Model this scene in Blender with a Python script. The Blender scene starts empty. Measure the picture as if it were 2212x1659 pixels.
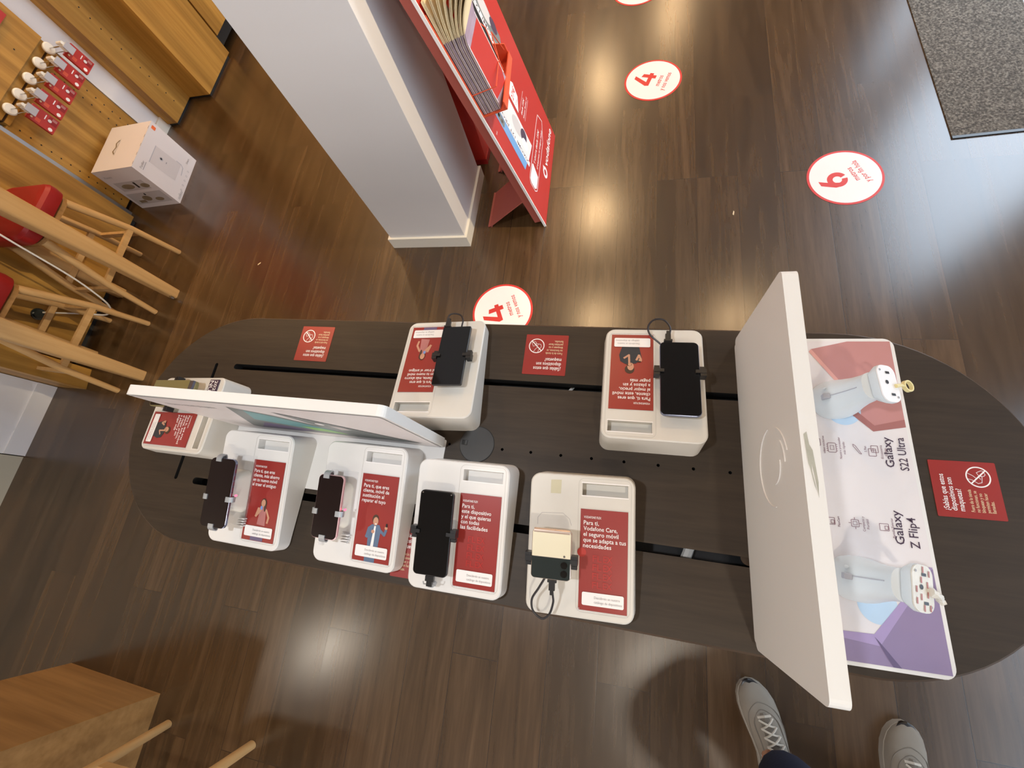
import bpy, bmesh, math, random
from mathutils import Vector, Matrix
random.seed(7)
scene = bpy.context.scene
scene.view_settings.view_transform = 'Standard'; scene.view_settings.look = 'None'; scene.view_settings.exposure = 0
COL = scene.collection
PI = math.pi

# ------------------------------------------------------------------ materials
def new_mat(name):
    m = bpy.data.materials.new(name); m.use_nodes = True
    nt = m.node_tree; b = nt.nodes['Principled BSDF']
    return m, nt, b
def mat(name, col, rough=.5, metal=0., spec=.5, var=0., scale=20., bump=0., emit=0., alpha=1., coat=0., trans=0.):
    m, nt, b = new_mat(name)
    b.inputs['Base Color'].default_value = (*col, 1)
    b.inputs['Roughness'].default_value = rough
    b.inputs['Metallic'].default_value = metal
    b.inputs['Specular IOR Level'].default_value = spec
    b.inputs['Coat Weight'].default_value = coat
    b.inputs['Transmission Weight'].default_value = trans
    b.inputs['Alpha'].default_value = alpha
    if emit:
        b.inputs['Emission Color'].default_value = (*col, 1); b.inputs['Emission Strength'].default_value = emit
    if var or bump:
        tc = nt.nodes.new('ShaderNodeTexCoord'); n = nt.nodes.new('ShaderNodeTexNoise')
        n.inputs['Scale'].default_value = scale; n.inputs['Detail'].default_value = 6
        nt.links.new(tc.outputs['Object'], n.inputs['Vector'])
        if var:
            mx = nt.nodes.new('ShaderNodeMix'); mx.data_type = 'RGBA'
            mx.inputs['A'].default_value = (*[c*(1-var) for c in col], 1); mx.inputs['B'].default_value = (*[min(1, c*(1+var)) for c in col], 1)
            nt.links.new(n.outputs['Fac'], mx.inputs['Factor']); nt.links.new(mx.outputs['Result'], b.inputs['Base Color'])
        if bump:
            bp = nt.nodes.new('ShaderNodeBump'); bp.inputs['Strength'].default_value = bump; bp.inputs['Distance'].default_value = .002
            nt.links.new(n.outputs['Fac'], bp.inputs['Height']); nt.links.new(bp.outputs['Normal'], b.inputs['Normal'])
    return m
def wood(name, c1, c2, axis='X', rough=.45, fine=90., stretch=14., band=0., bump=.15):
    """wood grain running along `axis`"""
    m, nt, b = new_mat(name)
    tc = nt.nodes.new('ShaderNodeTexCoord'); mp = nt.nodes.new('ShaderNodeMapping')
    s = {'X': (1/stretch, 1, 1), 'Y': (1, 1/stretch, 1), 'Z': (1, 1, 1/stretch)}[axis]
    mp.inputs['Scale'].default_value = s
    nt.links.new(tc.outputs['Object'], mp.inputs['Vector'])
    n1 = nt.nodes.new('ShaderNodeTexNoise'); n1.inputs['Scale'].default_value = fine; n1.inputs['Detail'].default_value = 8
    n2 = nt.nodes.new('ShaderNodeTexNoise'); n2.inputs['Scale'].default_value = fine/7; n2.inputs['Detail'].default_value = 4; n2.inputs['Distortion'].default_value = 1.2
    for n in (n1, n2): nt.links.new(mp.outputs['Vector'], n.inputs['Vector'])
    a = nt.nodes.new('ShaderNodeMath'); a.operation = 'MULTIPLY_ADD'; a.inputs[1].default_value = .45
    nt.links.new(n1.outputs['Fac'], a.inputs[0])
    h = nt.nodes.new('ShaderNodeMath'); h.operation = 'MULTIPLY'; h.inputs[1].default_value = .55
    nt.links.new(n2.outputs['Fac'], h.inputs[0]); nt.links.new(h.outputs[0], a.inputs[2])
    cr = nt.nodes.new('ShaderNodeValToRGB'); cr.color_ramp.elements[0].position = .36; cr.color_ramp.elements[1].position = .64
    cr.color_ramp.elements[0].color = (*c1, 1); cr.color_ramp.elements[1].color = (*c2, 1)
    nt.links.new(a.outputs[0], cr.inputs['Fac']); out = cr.outputs['Color']
    if band:
        w = nt.nodes.new('ShaderNodeTexNoise'); w.inputs['Scale'].default_value = band; w.inputs['Detail'].default_value = 0
        mp2 = nt.nodes.new('ShaderNodeMapping'); mp2.inputs['Scale'].default_value = {'X': (.02, 1, 1), 'Y': (1, .02, 1), 'Z': (1, 1, .02)}[axis]
        nt.links.new(tc.outputs['Object'], mp2.inputs['Vector']); nt.links.new(mp2.outputs['Vector'], w.inputs['Vector'])
        mx = nt.nodes.new('ShaderNodeMix'); mx.data_type = 'RGBA'; mx.blend_type = 'MULTIPLY'; mx.inputs['Factor'].default_value = 1
        r2 = nt.nodes.new('ShaderNodeValToRGB'); r2.color_ramp.elements[0].position = .4; r2.color_ramp.elements[1].position = .6
        r2.color_ramp.elements[0].color = (.72, .7, .66, 1); r2.color_ramp.elements[1].color = (1, 1, 1, 1)
        nt.links.new(w.outputs['Fac'], r2.inputs['Fac']); nt.links.new(out, mx.inputs['A']); nt.links.new(r2.outputs['Color'], mx.inputs['B'])
        out = mx.outputs['Result']
    nt.links.new(out, b.inputs['Base Color']); b.inputs['Roughness'].default_value = rough
    bp = nt.nodes.new('ShaderNodeBump'); bp.inputs['Strength'].default_value = bump; bp.inputs['Distance'].default_value = .001
    nt.links.new(a.outputs[0], bp.inputs['Height']); nt.links.new(bp.outputs['Normal'], b.inputs['Normal'])
    b.inputs['Specular IOR Level'].default_value = .3
    return m
def floor_mat():
    m, nt, b = new_mat('laminate_planks')
    L = nt.links.new; N = nt.nodes.new
    tc = N('ShaderNodeTexCoord'); mp = N('ShaderNodeMapping'); mp.inputs['Rotation'].default_value = (0, 0, PI/2 - math.radians(1.2))
    mp.inputs['Location'].default_value = (.3, .025, 0)
    L(tc.outputs['Object'], mp.inputs['Vector'])
    br = N('ShaderNodeTexBrick'); br.offset = .37; br.offset_frequency = 3; br.squash = 1
    br.inputs['Scale'].default_value = 1; br.inputs['Brick Width'].default_value = 1.22; br.inputs['Row Height'].default_value = .165
    br.inputs['Mortar Size'].default_value = .0012; br.inputs['Mortar Smooth'].default_value = .3; br.inputs['Bias'].default_value = 0
    br.inputs['Color1'].default_value = (0, 0, 0, 1); br.inputs['Color2'].default_value = (1, 1, 1, 1); br.inputs['Mortar'].default_value = (.5, .5, .5, 1)
    L(mp.outputs['Vector'], br.inputs['Vector'])
    # shift grain per plank
    sp = N('ShaderNodeMapping'); sp.inputs['Scale'].default_value = (.075, 1, 1); L(mp.outputs['Vector'], sp.inputs['Vector'])
    sh = N('ShaderNodeVectorMath'); sh.operation = 'MULTIPLY_ADD'; L(br.outputs['Color'], sh.inputs[0]); sh.inputs[1].default_value = (3.1, 0, 7.7); L(sp.outputs['Vector'], sh.inputs[2])
    n1 = N('ShaderNodeTexNoise'); n1.inputs['Scale'].default_value = 95; n1.inputs['Detail'].default_value = 8; n1.inputs['Roughness'].default_value = .6
    n2 = N('ShaderNodeTexNoise'); n2.inputs['Scale'].default_value = 13; n2.inputs['Detail'].default_value = 4; n2.inputs['Distortion'].default_value = 1.6
    for n in (n1, n2): L(sh.outputs[0], n.inputs['Vector'])
    a = N('ShaderNodeMath'); a.operation = 'MULTIPLY_ADD'; a.inputs[1].default_value = .34; L(n1.outputs['Fac'], a.inputs[0])
    h = N('ShaderNodeMath'); h.operation = 'MULTIPLY'; h.inputs[1].default_value = .66; L(n2.outputs['Fac'], h.inputs[0]); L(h.outputs[0], a.inputs[2])
    cr = N('ShaderNodeValToRGB'); e = cr.color_ramp.elements
    e[0].position = .30; e[0].color = (.034, .0175, .0068, 1); e[1].position = .72; e[1].color = (.096, .054, .024, 1)
    e2 = cr.color_ramp.elements.new(.5); e2.color = (.060, .032, .0125, 1)
    L(a.outputs[0], cr.inputs['Fac'])
    pl = N('ShaderNodeMapRange'); pl.inputs['To Min'].default_value = .74; pl.inputs['To Max'].default_value = 1.2; L(br.outputs['Color'], pl.inputs['Value'])
    mx = N('ShaderNodeMix'); mx.data_type = 'RGBA'; mx.blend_type = 'MULTIPLY'; mx.inputs['Factor'].default_value = 1
    L(cr.outputs['Color'], mx.inputs['A']); L(pl.outputs['Result'], mx.inputs['B'])
    m2 = N('ShaderNodeMix'); m2.data_type = 'RGBA'; m2.inputs['B'].default_value = (.026, .015, .009, 1)
    L(br.outputs['Fac'], m2.inputs['Factor']); L(mx.outputs['Result'], m2.inputs['A']); L(m2.outputs['Result'], b.inputs['Base Color'])
    rr = N('ShaderNodeMapRange'); rr.inputs['To Min'].default_value = .21; rr.inputs['To Max'].default_value = .29; L(a.outputs[0], rr.inputs['Value']); L(rr.outputs['Result'], b.inputs['Roughness'])
    b.inputs['Specular IOR Level'].default_value = 1.0
    s1 = N('ShaderNodeMath'); s1.operation = 'SUBTRACT'; L(a.outputs[0], s1.inputs[0]); L(br.outputs['Fac'], s1.inputs[1])
    bp = N('ShaderNodeBump'); bp.inputs['Strength'].default_value = .08; bp.inputs['Distance'].default_value = .0004
    L(s1.outputs[0], bp.inputs['Height']); L(bp.outputs['Normal'], b.inputs['Normal'])
    return m
def carpet_mat():
    m, nt, b = new_mat('speckled_grey_matting'); L = nt.links.new; N = nt.nodes.new
    tc = N('ShaderNodeTexCoord'); v = N('ShaderNodeTexNoise'); v.inputs['Scale'].default_value = 130; v.inputs['Detail'].default_value = 3
    L(tc.outputs['Object'], v.inputs['Vector'])
    cr = N('ShaderNodeValToRGB'); e = cr.color_ramp.elements; e[0].position = .35; e[0].color = (.045, .04, .035, 1); e[1].position = .72; e[1].color = (.24, .22, .19, 1)
    e2 = cr.color_ramp.elements.new(.5); e2.color = (.105, .095, .08, 1)
    L(v.outputs['Fac'], cr.inputs['Fac']); L(cr.outputs['Color'], b.inputs['Base Color']); b.inputs['Roughness'].default_value = .95
    bp = N('ShaderNodeBump'); bp.inputs['Strength'].default_value = .6; bp.inputs['Distance'].default_value = .004; L(v.outputs['Fac'], bp.inputs['Height']); L(bp.outputs['Normal'], b.inputs['Normal'])
    return m

M = dict(
    floor=floor_mat(), carpet=carpet_mat(),
    table=wood('dark_oak_veneer', (.028, .0190, .0115), (.043, .0295, .0185), 'X', .5, 170, 14, bump=.06),
    tableside=wood('dark_oak_edge', (.050, .030, .017), (.085, .052, .030), 'X', .5, 120, 16),
    oak=wood('light_oak_laminate', (.36, .180, .034), (.52, .285, .062), 'Z', .45, 60, 16, band=16),
    oakh=wood('light_oak_top', (.26, .135, .045), (.40, .22, .08), 'X', .45, 50, 16),
    oakleg=wood('beech_leg', (.42, .25, .10), (.54, .34, .15), 'Z', .42, 60, 14),
    white=mat('white_plastic', (.72, .71, .69), .38, var=.03, scale=9),
    whited=mat('white_plastic_scuffed', (.63, .61, .56), .42, var=.06, scale=14),
    groove=mat('shadow_line_plastic', (.46, .45, .42), .5, var=.03),
    glue=mat('dried_glue', (.38, .38, .32), .6, var=.2, scale=90),
    pale=mat('cream_adhesive', (.56, .53, .38), .6, var=.05, scale=80),
    board=mat('white_painted_board', (.73, .73, .71), .45, var=.015, scale=6),
    wall=mat('white_wall_paint', (.68, .66, .66), .75, var=.03, scale=4, bump=.05),
    beige=mat('beige_wall_paint', (.42, .38, .29), .8, var=.04, scale=4),
    ceil=mat('ceiling_paint', (.50, .44, .37), .8, var=.02),
    dark=mat('dark_void', (.006, .006, .006), .7, var=.1),
    black=mat('black_plastic', (.010, .010, .011), .35, var=.1, scale=60),
    glassblk=mat('black_phone_glass', (.004, .004, .0045), .07, spec=.35, var=.05),
    glassbrown=mat('warm_black_phone_glass', (.012, .006, .006), .16, spec=.35, var=.05),
    grommet=mat('dark_grommet_plastic', (.018, .017, .016), .45, var=.15, scale=50),
    railm=mat('brown_slot', (.07, .032, .01), .6, var=.2),
    steel=mat('blue_grey_metal', (.22, .25, .36), .25, .9, var=.05),
    pinkm=mat('pink_metal', (.72, .48, .50), .35, .5, var=.04),
    clip=mat('silver_grey_clip', (.40, .42, .44), .35, .35, var=.05),
    clear=mat('clear_acrylic', (.80, .80, .82), .15, alpha=.14, var=.01),
    red=mat('red_print', (.275, .023, .018), .36, var=.10, scale=12, coat=.1),
    redd=mat('brighter_red_print', (.40, .026, .022), .32, var=.08, scale=30),
    reds=mat('red_sheet_metal', (.42, .024, .015), .38, var=.06, scale=5),
    redside=mat('dusty_red_side', (.36, .085, .065), .5, var=.06, scale=7),
    redorange=mat('orange_red_metal', (.62, .085, .035), .4, var=.05),
    redseat=mat('red_upholstery', (.25, .005, .005), .5, var=.06, scale=30, bump=.2),
    decalred=mat('decal_red', (.60, .035, .028), .5, var=.05),
    ink=mat('dark_purple_ink', (.055, .03, .055), .5, var=.05),
    inkr=mat('maroon_ink', (.16, .05, .07), .5, var=.05),
    greytext=mat('grey_ink', (.30, .29, .30), .5, var=.05),
    prw=mat('white_print', (.82, .80, .79), .4, var=.02),
    padp=mat('pinkish_white_print', (.70, .66, .66), .4, var=.03, scale=5),
    skin=mat('skin', (.52, .27, .17), .55, var=.08, scale=25),
    hair=mat('hair_brown', (.06, .03, .015), .7, var=.2, scale=60),
    blouse=mat('rose_blouse_print', (.42, .16, .15), .6, var=.15, scale=60),
    denim=mat('denim_print', (.10, .15, .24), .7, var=.2, scale=60),
    blackcl=mat('black_cloth_print', (.03, .03, .035), .7, var=.2, scale=60),
    bluep=mat('blue_print', (.18, .32, .68), .4, var=.1),
    jeans=mat('navy_denim', (.008, .012, .035), .85, var=.3, scale=140, bump=.4),
    hoodie=mat('dark_grey_knit', (.05, .05, .055), .9, var=.2, scale=90, bump=.3),
    suede=mat('grey_beige_suede', (.255, .225, .185), .85, var=.10, scale=28, bump=.25),
    sueded=mat('taupe_suede', (.19, .165, .135), .85, var=.10, scale=35, bump=.25),
    lace=mat('cream_lace', (.58, .53, .45), .8, var=.08, scale=120),
    sole=mat('off_white_rubber', (.36, .33, .28), .6, var=.05),
    shoep=mat('silvery_white_leather', (.66, .66, .68), .4, var=.05),
    cable=mat('black_cable', (.014, .012, .015), .45, var=.1),
    wcable=mat('white_cable', (.72, .70, .66), .45, var=.03),
    olive=mat('olive_metal', (.23, .20, .085), .35, .3, var=.05),
    cream=mat('cream_metal', (.72, .67, .50), .35, .15, var=.03),
    mintgold=mat('pale_gold_rim', (.62, .50, .42), .25, .7, var=.03),
    darkglass=mat('green_black_glass', (.018, .026, .026), .14, var=.05),
    lens=mat('camera_lens', (.004, .004, .004), .06, var=.05),
    grip=mat('light_blue_grey_plastic', (.62, .66, .68), .42, var=.03, scale=6),
    gripg=mat('pale_grey_button', (.40, .41, .46), .4, var=.03),
    tape=mat('cream_tape', (.72, .62, .30), .45, var=.05),
    tapew=mat('crumpled_white_tape', (.66, .63, .56), .5, var=.15, scale=60, bump=.4),
    pinkp=mat('rose_print', (.47, .225, .215), .38, var=.07, scale=4),
    pinkd=mat('rose_shadow_print', (.34, .14, .13), .38, var=.05),
    pinkl=mat('rose_light_print', (.66, .34, .30), .38, var=.05),
    purp=mat('violet_print', (.255, .20, .33), .38, var=.05, scale=4),
    purd=mat('deep_violet_print', (.13, .10, .19), .38, var=.05),
    purl=mat('light_violet_print', (.36, .28, .48), .38, var=.05),
    blueglow=mat('pale_blue_print', (.46, .60, .74), .38, var=.04),
    teal=mat('teal_print', (.10, .30, .32), .35, var=.2, scale=12),
    green=mat('green_print', (.22, .48, .12), .35, var=.2, scale=20),
    greyph=mat('grey_print', (.16, .18, .18), .35, var=.15, scale=10),
    paper=mat('paper_page', (.72, .60, .38), .6, var=.08, scale=50),
    card=mat('white_carton', (.70, .66, .66), .55, var=.03, scale=6),
    cardf=mat('faint_carton_print', (.60, .56, .56), .55, var=.03, scale=6),
    cardg=mat('grey_carton_print', (.50, .47, .47), .55, var=.05, scale=6),
    brownp=mat('brown_room_print', (.24, .19, .12), .5, var=.4, scale=30),
    orange=mat('orange_logo', (.80, .16, .04), .5, var=.03),
    chrome=mat('chrome', (.6, .6, .6), .15, 1., var=.02),
    whiteg=mat('white_gloss_plastic', (.80, .78, .70), .25, var=.02),
    tag=mat('grey_security_tag', (.42, .42, .46), .4, var=.04),
    blueglass=mat('phone_back_blue', (.16, .34, .62), .25, var=.2, scale=6),
    blackmetal=mat('black_metal', (.012, .012, .012), .5, var=.1),
    greystrip=mat('aluminium_strip', (.34, .36, .37), .4, .5, var=.05),
    skirt=mat('skirting_paint', (.74, .70, .62), .5, var=.03),
    frame=mat('white_window_frame', (.6, .6, .62), .4, var=.02),
    glass=mat('clear_window_glass', (.9, .95, .95), .02, alpha=.05, var=.01),
    dimglass=mat('daylight_dimming_glass', (.10, .11, .12), .05, alpha=.66, var=.01),  # dark pane added to hold back daylight from the big window
    street=mat('pale_street_paving', (.5, .5, .5), .9, var=.1),
)

# ------------------------------------------------------------------ helpers
def link(o, parent=None):
    COL.objects.link(o)
    if parent is not None: o.parent = parent
    return o
def tag(o, label=None, cat=None, group=None, kind=None):
    if label: o['label'] = label
    if cat: o['category'] = cat
    if group: o['group'] = group
    if kind: o['kind'] = kind
    return o
def empty(name, loc=(0, 0, 0), rz=0., label=None, cat=None, group=None):
    o = bpy.data.objects.new(name, None); COL.objects.link(o)
    o.location = loc; o.rotation_euler = (0, 0, rz); o.empty_display_size = .05
    return tag(o, label, cat, group)
def obj(name, bm, m, parent=None, smooth=False, loc=None):
    me = bpy.data.meshes.new(name); bmesh.ops.recalc_face_normals(bm, faces=bm.faces); bm.to_mesh(me); bm.free()
    for mm in (m if isinstance(m, (list, tuple)) else [m]): me.materials.append(mm)
    if smooth:
        me.polygons.foreach_set('use_smooth', [True]*len(me.polygons))
        try: me.set_sharp_from_angle(angle=math.radians(29))
        except Exception: pass
    o = bpy.data.objects.new(name, me); link(o, parent)
    if loc: o.location = loc
    return o
def copy_tree(o, parent=None):
    c = o.copy(); COL.objects.link(c)
    if parent is not None: c.parent = parent
    for ch in list(o.children): copy_tree(ch, c)
    return c
def rrect(x0, y0, x1, y1, r, n=6):
    if r <= 0: return [(x0, y0), (x1, y0), (x1, y1), (x0, y1)]
    P = []
    for cx, cy, a in ((x1-r, y0+r, -PI/2), (x1-r, y1-r, 0), (x0+r, y1-r, PI/2), (x0+r, y0+r, PI)):
        for i in range(n+1):
            t = a + i*PI/2/n; P.append((cx+r*math.cos(t), cy+r*math.sin(t)))
    return P
def circle(cx, cy, r, n=32, ry=None): 
    ry = r if ry is None else ry
    return [(cx+r*math.cos(2*PI*i/n), cy+ry*math.sin(2*PI*i/n)) for i in range(n)]
def prism(bm, pts, z0, z1, mi=0, top=None, zf=None):
    """extrude 2-D outline; `top` optional other outline; zf optional function(x,y)->extra z for the top"""
    t = top or pts
    a = [bm.verts.new((x, y, z0)) for x, y in pts]
    b = [bm.verts.new((x, y, z1 + (zf(x, y) if zf else 0))) for x, y in t]
    fs = [bm.faces.new(a[::-1]), bm.faces.new(b)]
    n = len(a)
    for i in range(n): fs.append(bm.faces.new((a[i], a[(i+1) % n], b[(i+1) % n], b[i])))
    for f in fs: f.material_index = mi
    return a, b
def box(bm, x0, y0, z0, x1, y1, z1, mi=0): prism(bm, [(x0, y0), (x1, y0), (x1, y1), (x0, y1)], z0, z1, mi)
def bevel(bm, w, seg=2, ang=40):
    ed = [e for e in bm.edges if len(e.link_faces) == 2 and e.calc_face_angle(0) > math.radians(ang)]
    bmesh.ops.bevel(bm, geom=ed, offset=w, segments=seg, affect='EDGES', profile=.5)
def loft(bm, rings, cap=True, mi=0, closed=True):
    R = [[bm.verts.new(p) for p in r] for r in rings]; n = len(R[0])
    for a, b in zip(R[:-1], R[1:]):
        for i in range(n if closed else n-1):
            f = bm.faces.new((a[i], a[(i+1) % n], b[(i+1) % n], b[i])); f.material_index = mi
    if cap:
        bm.faces.new(R[0][::-1]).material_index = mi; bm.faces.new(R[-1]).material_index = mi
    return R
def tube(bm, pts, r, n=8, r2=None, mi=0):
    """tube through points; radius r (to r2)"""
    P = [Vector(p) for p in pts]; rings = []; up = None
    for i, p in enumerate(P):
        d = (P[min(i+1, len(P)-1)] - P[max(i-1, 0)]).normalized()
        if up is None:
            up = Vector((0, 0, 1)) if abs(d.z) < .9 else Vector((1, 0, 0))
        s = d.cross(up).normalized(); up = s.cross(d).normalized()
        rr = r if r2 is None else r + (r2-r)*i/(len(P)-1)
        rings.append([tuple(p + s*rr*math.cos(2*PI*k/n) + up*rr*math.sin(2*PI*k/n)) for k in range(n)])
    loft(bm, rings, mi=mi)
def spline(pts, k=8):
    P = [Vector(p) for p in pts]; P = [P[0]*2-P[1]] + P + [P[-1]*2-P[-2]]; out = []
    for i in range(1, len(P)-2):
        for j in range(k):
            t = j/k; a, b, c, d = P[i-1:i+3]
            out.append(.5*((2*b) + (c-a)*t + (2*a-5*b+4*c-d)*t*t + (3*b-a-3*c+d)*t*t*t))
    out.append(P[-2]); return out
def fill_holes(bm, outer, holes, z, zf=None, mi=0, flip=False):
    loops = []; edges = []
    for L in [outer]+holes:
        v = [bm.verts.new((x, y, z + (zf(x, y) if zf else 0))) for x, y in L]; loops.append(v)
        for i in range(len(v)): edges.append(bm.edges.new((v[i], v[(i+1) % len(v)])))
    r = bmesh.ops.triangle_fill(bm, use_beauty=True, use_dissolve=False, edges=edges)
    for g in r['geom']:
        if isinstance(g, bmesh.types.BMFace): g.material_index = mi
    return loops
def walls(bm, a, b, mi=0):
    n = len(a)
    for i in range(n): bm.faces.new((a[i], a[(i+1) % n], b[(i+1) % n], b[i])).material_index = mi

# ------------------------------------------------------------------ flat prints (graphics on a real sheet)
_tc = {}
def text_mesh(s, bold=False):
    k = (s, bold)
    if k not in _tc:
        cu = bpy.data.curves.new('lettering', 'FONT'); cu.body = s; cu.size = 1; cu.resolution_u = 2
        cu.offset = .009 if bold else .002
        o = bpy.data.objects.new('lettering', cu); me = bpy.data.meshes.new_from_object(o)
        V = [(v.co.x, v.co.y) for v in me.vertices]; F = [tuple(p.vertices) for p in me.polygons]
        bpy.data.objects.remove(o); bpy.data.meshes.remove(me); bpy.data.curves.remove(cu)
        _tc[k] = (V, F)
    return _tc[k]
class Print:
    STEP = .00022
    def __init__(s): s.V = []; s.F = []; s.MI = []; s.mats = []
    def mi(s, m):
        if m not in s.mats: s.mats.append(m)
        return s.mats.index(m)
    def poly(s, pts, m, layer=1):
        i = len(s.V); z = layer*s.STEP + (len(s.F) % 45)*3.5e-6; s.V += [(x, y, z) for x, y in pts]
        s.F.append(tuple(range(i, i+len(pts)))); s.MI.append(s.mi(M[m])); return s
    def rect(s, x0, y0, x1, y1, m, layer=1, r=0): return s.poly(rrect(x0, y0, x1, y1, r, 5), m, layer)
    def disc(s, cx, cy, r, m, layer=1, ry=None, n=40): return s.poly(circle(cx, cy, r, n, ry), m, layer)
    def ring(s, cx, cy, r0, r1, m, layer=1, n=48, a0=0, a1=2*PI):
        for k in range(n):
            t, u = a0+(a1-a0)*k/n, a0+(a1-a0)*(k+1)/n
            s.poly([(cx+r0*math.cos(t), cy+r0*math.sin(t)), (cx+r1*math.cos(t), cy+r1*math.sin(t)), (cx+r1*math.cos(u), cy+r1*math.sin(u)), (cx+r0*math.cos(u), cy+r0*math.sin(u))], m, layer)
        return s
    def line(s, pts, w, m, layer=1):
        for a, b in zip(pts[:-1], pts[1:]):
            dx, dy = b[0]-a[0], b[1]-a[1]; L = math.hypot(dx, dy) or 1; nx, ny = -dy/L*w/2, dx/L*w/2; ex, ey = dx/L*w*.3, dy/L*w*.3
            s.poly([(a[0]+nx-ex, a[1]+ny-ey), (a[0]-nx-ex, a[1]-ny-ey), (b[0]-nx+ex, b[1]-ny+ey), (b[0]+nx+ex, b[1]+ny+ey)], m, layer)
        return s
    def outline(s, pts, w, m, layer=1): return s.line(list(pts)+[pts[0]], w, m, layer)
    def text(s, t, x, y, size, m, layer=2, fit=None, bold=False, rot=0., anchor='l', shear=0.):
        V, F = text_mesh(t, bold)
        if not V: return s
        x0 = min(v[0] for v in V); x1 = max(v[0] for v in V); sx = size
        if fit: sx = fit/(x1-x0)
        off = {'l': -x0, 'c': -(x0+x1)/2, 'r': -x1}[anchor]; c, q = math.cos(rot), math.sin(rot); i = len(s.V)
        for vx, vy in V:
            a = (vx+off+shear*vy)*sx; b = vy*size; s.V.append((x+a*c-b*q, y+a*q+b*c, layer*s.STEP+1e-4))
        k = s.mi(M[m])
        for f in F: s.F.append(tuple(i+j for j in f)); s.MI.append(k)
        return s
    def build(s, name, parent=None, frame=None):
        me = bpy.data.meshes.new(name); V = s.V
        if frame is not None: V = [tuple(frame @ Vector(v)) for v in V]
        me.from_pydata(V, [], s.F)
        for m in s.mats: me.materials.append(m)
        me.polygons.foreach_set('material_index', s.MI)
        # every printed layer faces up in its own frame
        bm = bmesh.new(); bm.from_mesh(me); fl = []
        N = (frame.to_3x3() @ Vector((0, 0, 1))) if frame is not None else Vector((0, 0, 1))
        for f in bm.faces:
            f.normal_update()
            if f.normal.dot(N) < 0: fl.append(f)
        bmesh.ops.reverse_faces(bm, faces=fl); bm.to_mesh(me); bm.free()
        o = bpy.data.objects.new(name, me); return link(o, parent)
def frame(o, ex, ey):
    ex = Vector(ex).normalized(); ey = Vector(ey).normalized(); ez = ex.cross(ey).normalized()
    m = Matrix((ex, ey, ez)).transposed().to_4x4(); m.translation = Vector(o); return m

# ------------------------------------------------------------------ camera (a phone held at 1.62 m, looking down)
CAMZ = 1.62
cam = bpy.data.cameras.new('camera'); cam.sensor_width = 36; cam.lens = 915/2212*36; cam.clip_start = .02
co = bpy.data.objects.new('camera', cam); COL.objects.link(co)
co.matrix_world = Matrix(((.96735953, -.05986317, .24623556, 0), (.1335022, .94630668, -.29441607, 0), (-.21538967, .31767918, .92341065, CAMZ), (0, 0, 0, 1)))
scene.camera = co

# ------------------------------------------------------------------ the room
X0, X1, Y0, Y1, HC = -3.15, 2.42, -3.2, 8.2, 2.95
def struct(name, bm, m, parent=None, **k): o = obj(name, bm, m, parent, **k); return tag(o, kind='structure') if parent is None else o
bm = bmesh.new(); fill_holes(bm, [(X0-.4, Y0), (X1+.05, Y0), (X1+.05, Y1), (X0-.4, Y1)], [], 0); struct('floor', bm, M['floor'])
bm = bmesh.new(); box(bm, X0-.4, Y0, HC, X1+.05, Y1, HC+.1); struct('ceiling', bm, M['ceil'])
bm = bmesh.new(); box(bm, X0-.5, Y0, 0, X0-.02, Y1, HC); struct('wall_left', bm, M['wall'])
bm = bmesh.new(); box(bm, X0-.5, Y0-.1, 0, X1+.15, Y0, HC); struct('wall_front', bm, M['wall'])
bm = bmesh.new(); box(bm, X0-.5, Y1, 0, X1+.15, Y1+.1, HC); struct('wall_back', bm, M['wall'])
# right wall: shop front with a big window and a glazed door opening
bm = bmesh.new()
box(bm, X1, Y0, 0, X1+.15, -2.6, HC); box(bm, X1, -2.6, 2.45, X1+.15, 1.05, HC); box(bm, X1, -2.6, 0, X1+.15, 1.05, .35)
box(bm, X1, 1.05, 0, X1+.15, 2.30, HC); box(bm, X1, 2.30, 2.72, X1+.15, 4.2, HC); box(bm, X1, 4.2, 0, X1+.15, 4.75, HC)
box(bm, X1, 4.75, 2.6, X1+.15, 5.4, HC); box(bm, X1, 5.4, 0, X1+.15, Y1, HC); box(bm, X1, 4.75, 0, X1+.15, 5.4, .4)
struct('wall_right', bm, M['wall'])
def glazing(name, y0, y1, z0, z1, bars, pane='glass'):
    bm = bmesh.new()
    for a, b, c, d in [(y0, z0, y1, z0+.05), (y0, z1-.05, y1, z1), (y0, z0, y0+.05, z1), (y1-.05, z0, y1, z1)] + [(b-.02, z0, b+.02, z1) for b in bars]:
        box(bm, X1+.04, a, b, X1+.09, c, d)
    f = struct(name, bm, M['frame'])
    bm = bmesh.new(); bm.faces.new([bm.verts.new(q) for q in ((X1+.065, y0+.04, z0+.04), (X1+.065, y1-.04, z0+.04), (X1+.065, y1-.04, z1-.04), (X1+.065, y0+.04, z1-.04))]); obj('glass_pane', bm, M[pane], f)
glazing('window_1', -2.6, 1.05, .35, 2.45, [-.8], 'dimglass'); glazing('door_1', 2.30, 4.2, 0.0, 2.72, []); glazing('window_2', 4.75, 5.4, .4, 2.6, [])
bm = bmesh.new(); box(bm, X1+.15, Y0-3, -.12, X1+9, Y1+3, -.02); tag(obj('pavement', bm, M['street']), kind='structure')

# square white column with skirting
bm = bmesh.new(); prism(bm, [(-1.125, 1.206), (-.741, 1.206), (-.741, 1.602), (-1.125, 1.602)], 0, HC)
colo = tag(obj('column', bm, M['wall']), kind='structure')
bm = bmesh.new(); prism(bm, [(-1.137, 1.194), (-.729, 1.194), (-.729, 1.614), (-1.137, 1.614)], 0, .066); bevel(bm, .004, 2); obj('skirting', bm, M['skirt'], colo)
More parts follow.
